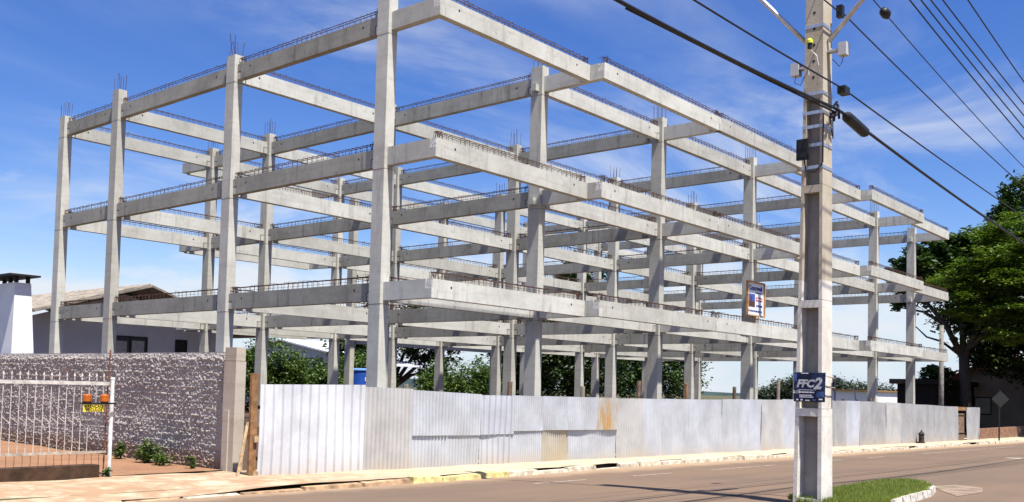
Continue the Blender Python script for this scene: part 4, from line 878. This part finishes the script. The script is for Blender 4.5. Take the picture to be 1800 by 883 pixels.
rgable('wall', [(5.0, 0), (5.0, 2.7), (4.8, 2.7), (4.8, 0)], .202, 10, M_brown); rgable('wall', [(-5.8, 0), (-5.8, 2.4), (-6.0, 2.4), (-6.0, 0)], .202, 10, M_brown)
rgable('roof', [(6.0, 2.42), (6.0, 2.56), (0, 5.44), (0, 5.30)], -1.0, 10.5, M_rtile); rgable('roof', [(-.003, 5.30), (-.003, 5.44), (-7, 2.1), (-7, 1.96)], -1.0, 10.5, M_rtile)
for k in range(19):
    y = 5.9 - k * .31; mb = MB(); mb.tube([(-1.03, y, 2.63 + (6.0 - y) * .48), (-1.03, y - .26, 2.74 + (6.26 - y) * .48)], .075, 6); obj('tile', mb, M_rtile, h3)
for k in range(20):
    y = -.15 - k * .33; mb = MB(); mb.tube([(-1.03, y, 5.44 + y * .477), (-1.03, y - .28, 5.33 + y * .477)], .075, 6); obj('tile', mb, M_rtile, h3)
for (ya, yb, za, zb) in ((1.9, .9, 1.2, 2.3), (-1.6, -2.8, .9, 2.3)):
    mb = MB(); mb.box(-.05, -.002, yb - .08, ya + .08, za - .08, zb + .08); w_ = obj('window', mb, M_dark, h3); mb = MB(); mb.box(-.06, -.052, yb, ya, za, zb); obj('pane', mb, simple('pale_pane', (.40, .40, .33), .4) if ya > 0 else M_glass, w_)
ls = tag(empty('outbuilding', (50, 2.2, -.5)), 'low dark roofed outbuilding behind the last column of the frame', 'outbuilding')
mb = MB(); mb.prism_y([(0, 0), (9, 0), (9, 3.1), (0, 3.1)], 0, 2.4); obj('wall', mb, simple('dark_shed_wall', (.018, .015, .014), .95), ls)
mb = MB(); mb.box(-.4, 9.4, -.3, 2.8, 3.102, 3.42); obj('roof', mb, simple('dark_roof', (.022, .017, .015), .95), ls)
sh = tag(empty('shed', (78, 16.5, -.7)), 'white walled shed with thin brown roof edge seen low between the last columns', 'shed')
mb = MB(); mb.box(0, 7.6, 0, 4, 0, 2.9); obj('wall', mb, M_wallw, sh); mb = MB(); mb.box(-.2, 7.8, -.2, 4.2, 2.902, 3.06); obj('roof', mb, M_wood, sh); window(sh, 5.5, 6.5, .8, 1.7, 0, 0, M_dark, False)
cp = tag(empty('concrete_pole', (42, -.52, -.5)), 'slim grey concrete pole rising behind the right end of the frame', 'pole')
mb = MB(); mb.tube([(0, 0, -.3), (0, 0, 6.35)], [.15, .115], 10); obj('shaft', mb, simple('grey_pole', (.22, .205, .18), .95, 0, .3, 4), cp, smooth=True); mb = MB(); mb.tube([(-.13, 0, 5.5), (-.25, 0, 5.55), (-.25, 0, 5.35), (-.14, 0, 5.3)], .02, 5); obj('bracket', mb, M_black, cp)
ts = tag(empty('traffic_sign', (36.55, -4.85, G(36.5, -4.85) + .1)), 'grey back of a diamond traffic sign on a thin post by the right kerb', 'traffic sign')
mb = MB(); mb.tube([(0, 0, -.2), (0, 0, 2.55)], .035, 8); obj('post', mb, M_black, ts)
mb = MB(); mb.prism_y([(0, -.42), (.42, 0), (0, .42), (-.42, 0)], -.004, .004); o = obj('plate', mb, simple('sign_back', (.025, .025, .025), .9, 0), ts, (0, -.05, 2.05)); o.rotation_euler = (0, 0, R(-55))  # near-black plate colour stands in for the shade of the trees
M_hyd = simple('dark_iron', (.045, .032, .026), .9, .1, .4, 10)
hy = tag(empty('hydrant', (26.9, -4.15, G(26.9, -4.15) + .09)), 'small dark hydrant like stub standing at the foot of the far fence', 'hydrant')
mb = MB(); mb.tube([(0, 0, -.05), (0, 0, .06), (0, 0, .061), (0, 0, .36), (0, 0, .40), (0, 0, .50)], [.16, .16, .11, .11, .14, .05], 10); obj('body', mb, M_hyd, hy)
mb = MB(); mb.tube([(-.19, 0, .27), (.19, 0, .27)], .055, 8); mb.tube([(0, 0, .50), (0, 0, .56)], .03, 6); obj('nozzle', mb, M_hyd, hy)
lw = tag(empty('low_wall', (37.6, -3.6, G(38, -3.6))), 'low brick garden wall beyond the far end of the metal fence', 'wall')
M_brick = simple('wall_brick', (.24, .13, .08), .95, 0, .3, 4, .4)
for r_ in range(4):
    for k in range(24):
        mb = MB(); mb.box(0, .42, 0, .16, 0, .125); obj('brick', mb, M_brick, lw, (k * .435 + (r_ % 2) * .2, random.uniform(-.006, .006), .1 + r_ * .133))
mb = MB(); mb.box(0, 10.6, .02, .14, 0, .62); obj('mortar', mb, M_walk, lw)
tr_ = tag(empty('timber_rail', (52, 9, -.55)), 'small brown timber rail with a leaning white bar behind the far fence', 'rail')
mb = MB(); mb.box(0, .15, 0, .15, 0, 2.0); mb.box(2.6, 2.75, 0, .15, 0, 2.0); mb.box(0, 2.75, -.05, -.001, 1.6, 1.75); obj('rail', mb, M_wood, tr_); mb = MB(); mb.tube([(2.0, -.2, 1.3), (1.4, -.2, 2.9)], .05, 6); obj('white_bar', mb, M_white, tr_)

# ------------------------------------------------------------------ far wood and hills
cs = []; rs = []
for k in range(26):
    y = random.uniform(34, 64); x = 150 + random.uniform(-6, 14); zc = 3.2 + (1.6 if 50 < y < 62 else 0) + random.uniform(-.8, .9)
    cs.append((x, y, zc * .42)); rs.append((3.5, random.uniform(1.6, 3.2), zc * .45))
tag(link('far_wood', leaves('far_wood', 70000, cs, rs, .24, M_leaffar, seed=71, nper=30, spread=.6)), 'distant dark green wood along the horizon', 'wood', kind='stuff')
M_hill = simple('hill_forest', (.030, .050, .050), 1.0, 0, .35, .02, world_space=True)
vv = []; ff = []; n = 60
for i in range(n + 1):
    a = -.2 + 1.75 * i / n; rr_ = 1000; x, y = math.cos(a) * rr_, math.sin(a) * rr_; h = 6 + 2.5 * math.sin(a * 9) + 1.5 * math.sin(a * 23 + 1) + random.uniform(-.5, .5)
    vv += [(x, y, -4), (x * 1.02, y * 1.02, h), (x * 1.25, y * 1.25, -4)]
for i in range(n):
    a = 3 * i; ff += [(a, a + 1, a + 4, a + 3)[::-1], (a + 1, a + 2, a + 5, a + 4)[::-1]]
me = bpy.data.meshes.new('hills'); me.from_pydata(vv, [], ff); me.materials.append(M_hill); me.update(); tag(link('hills', me), kind='structure')
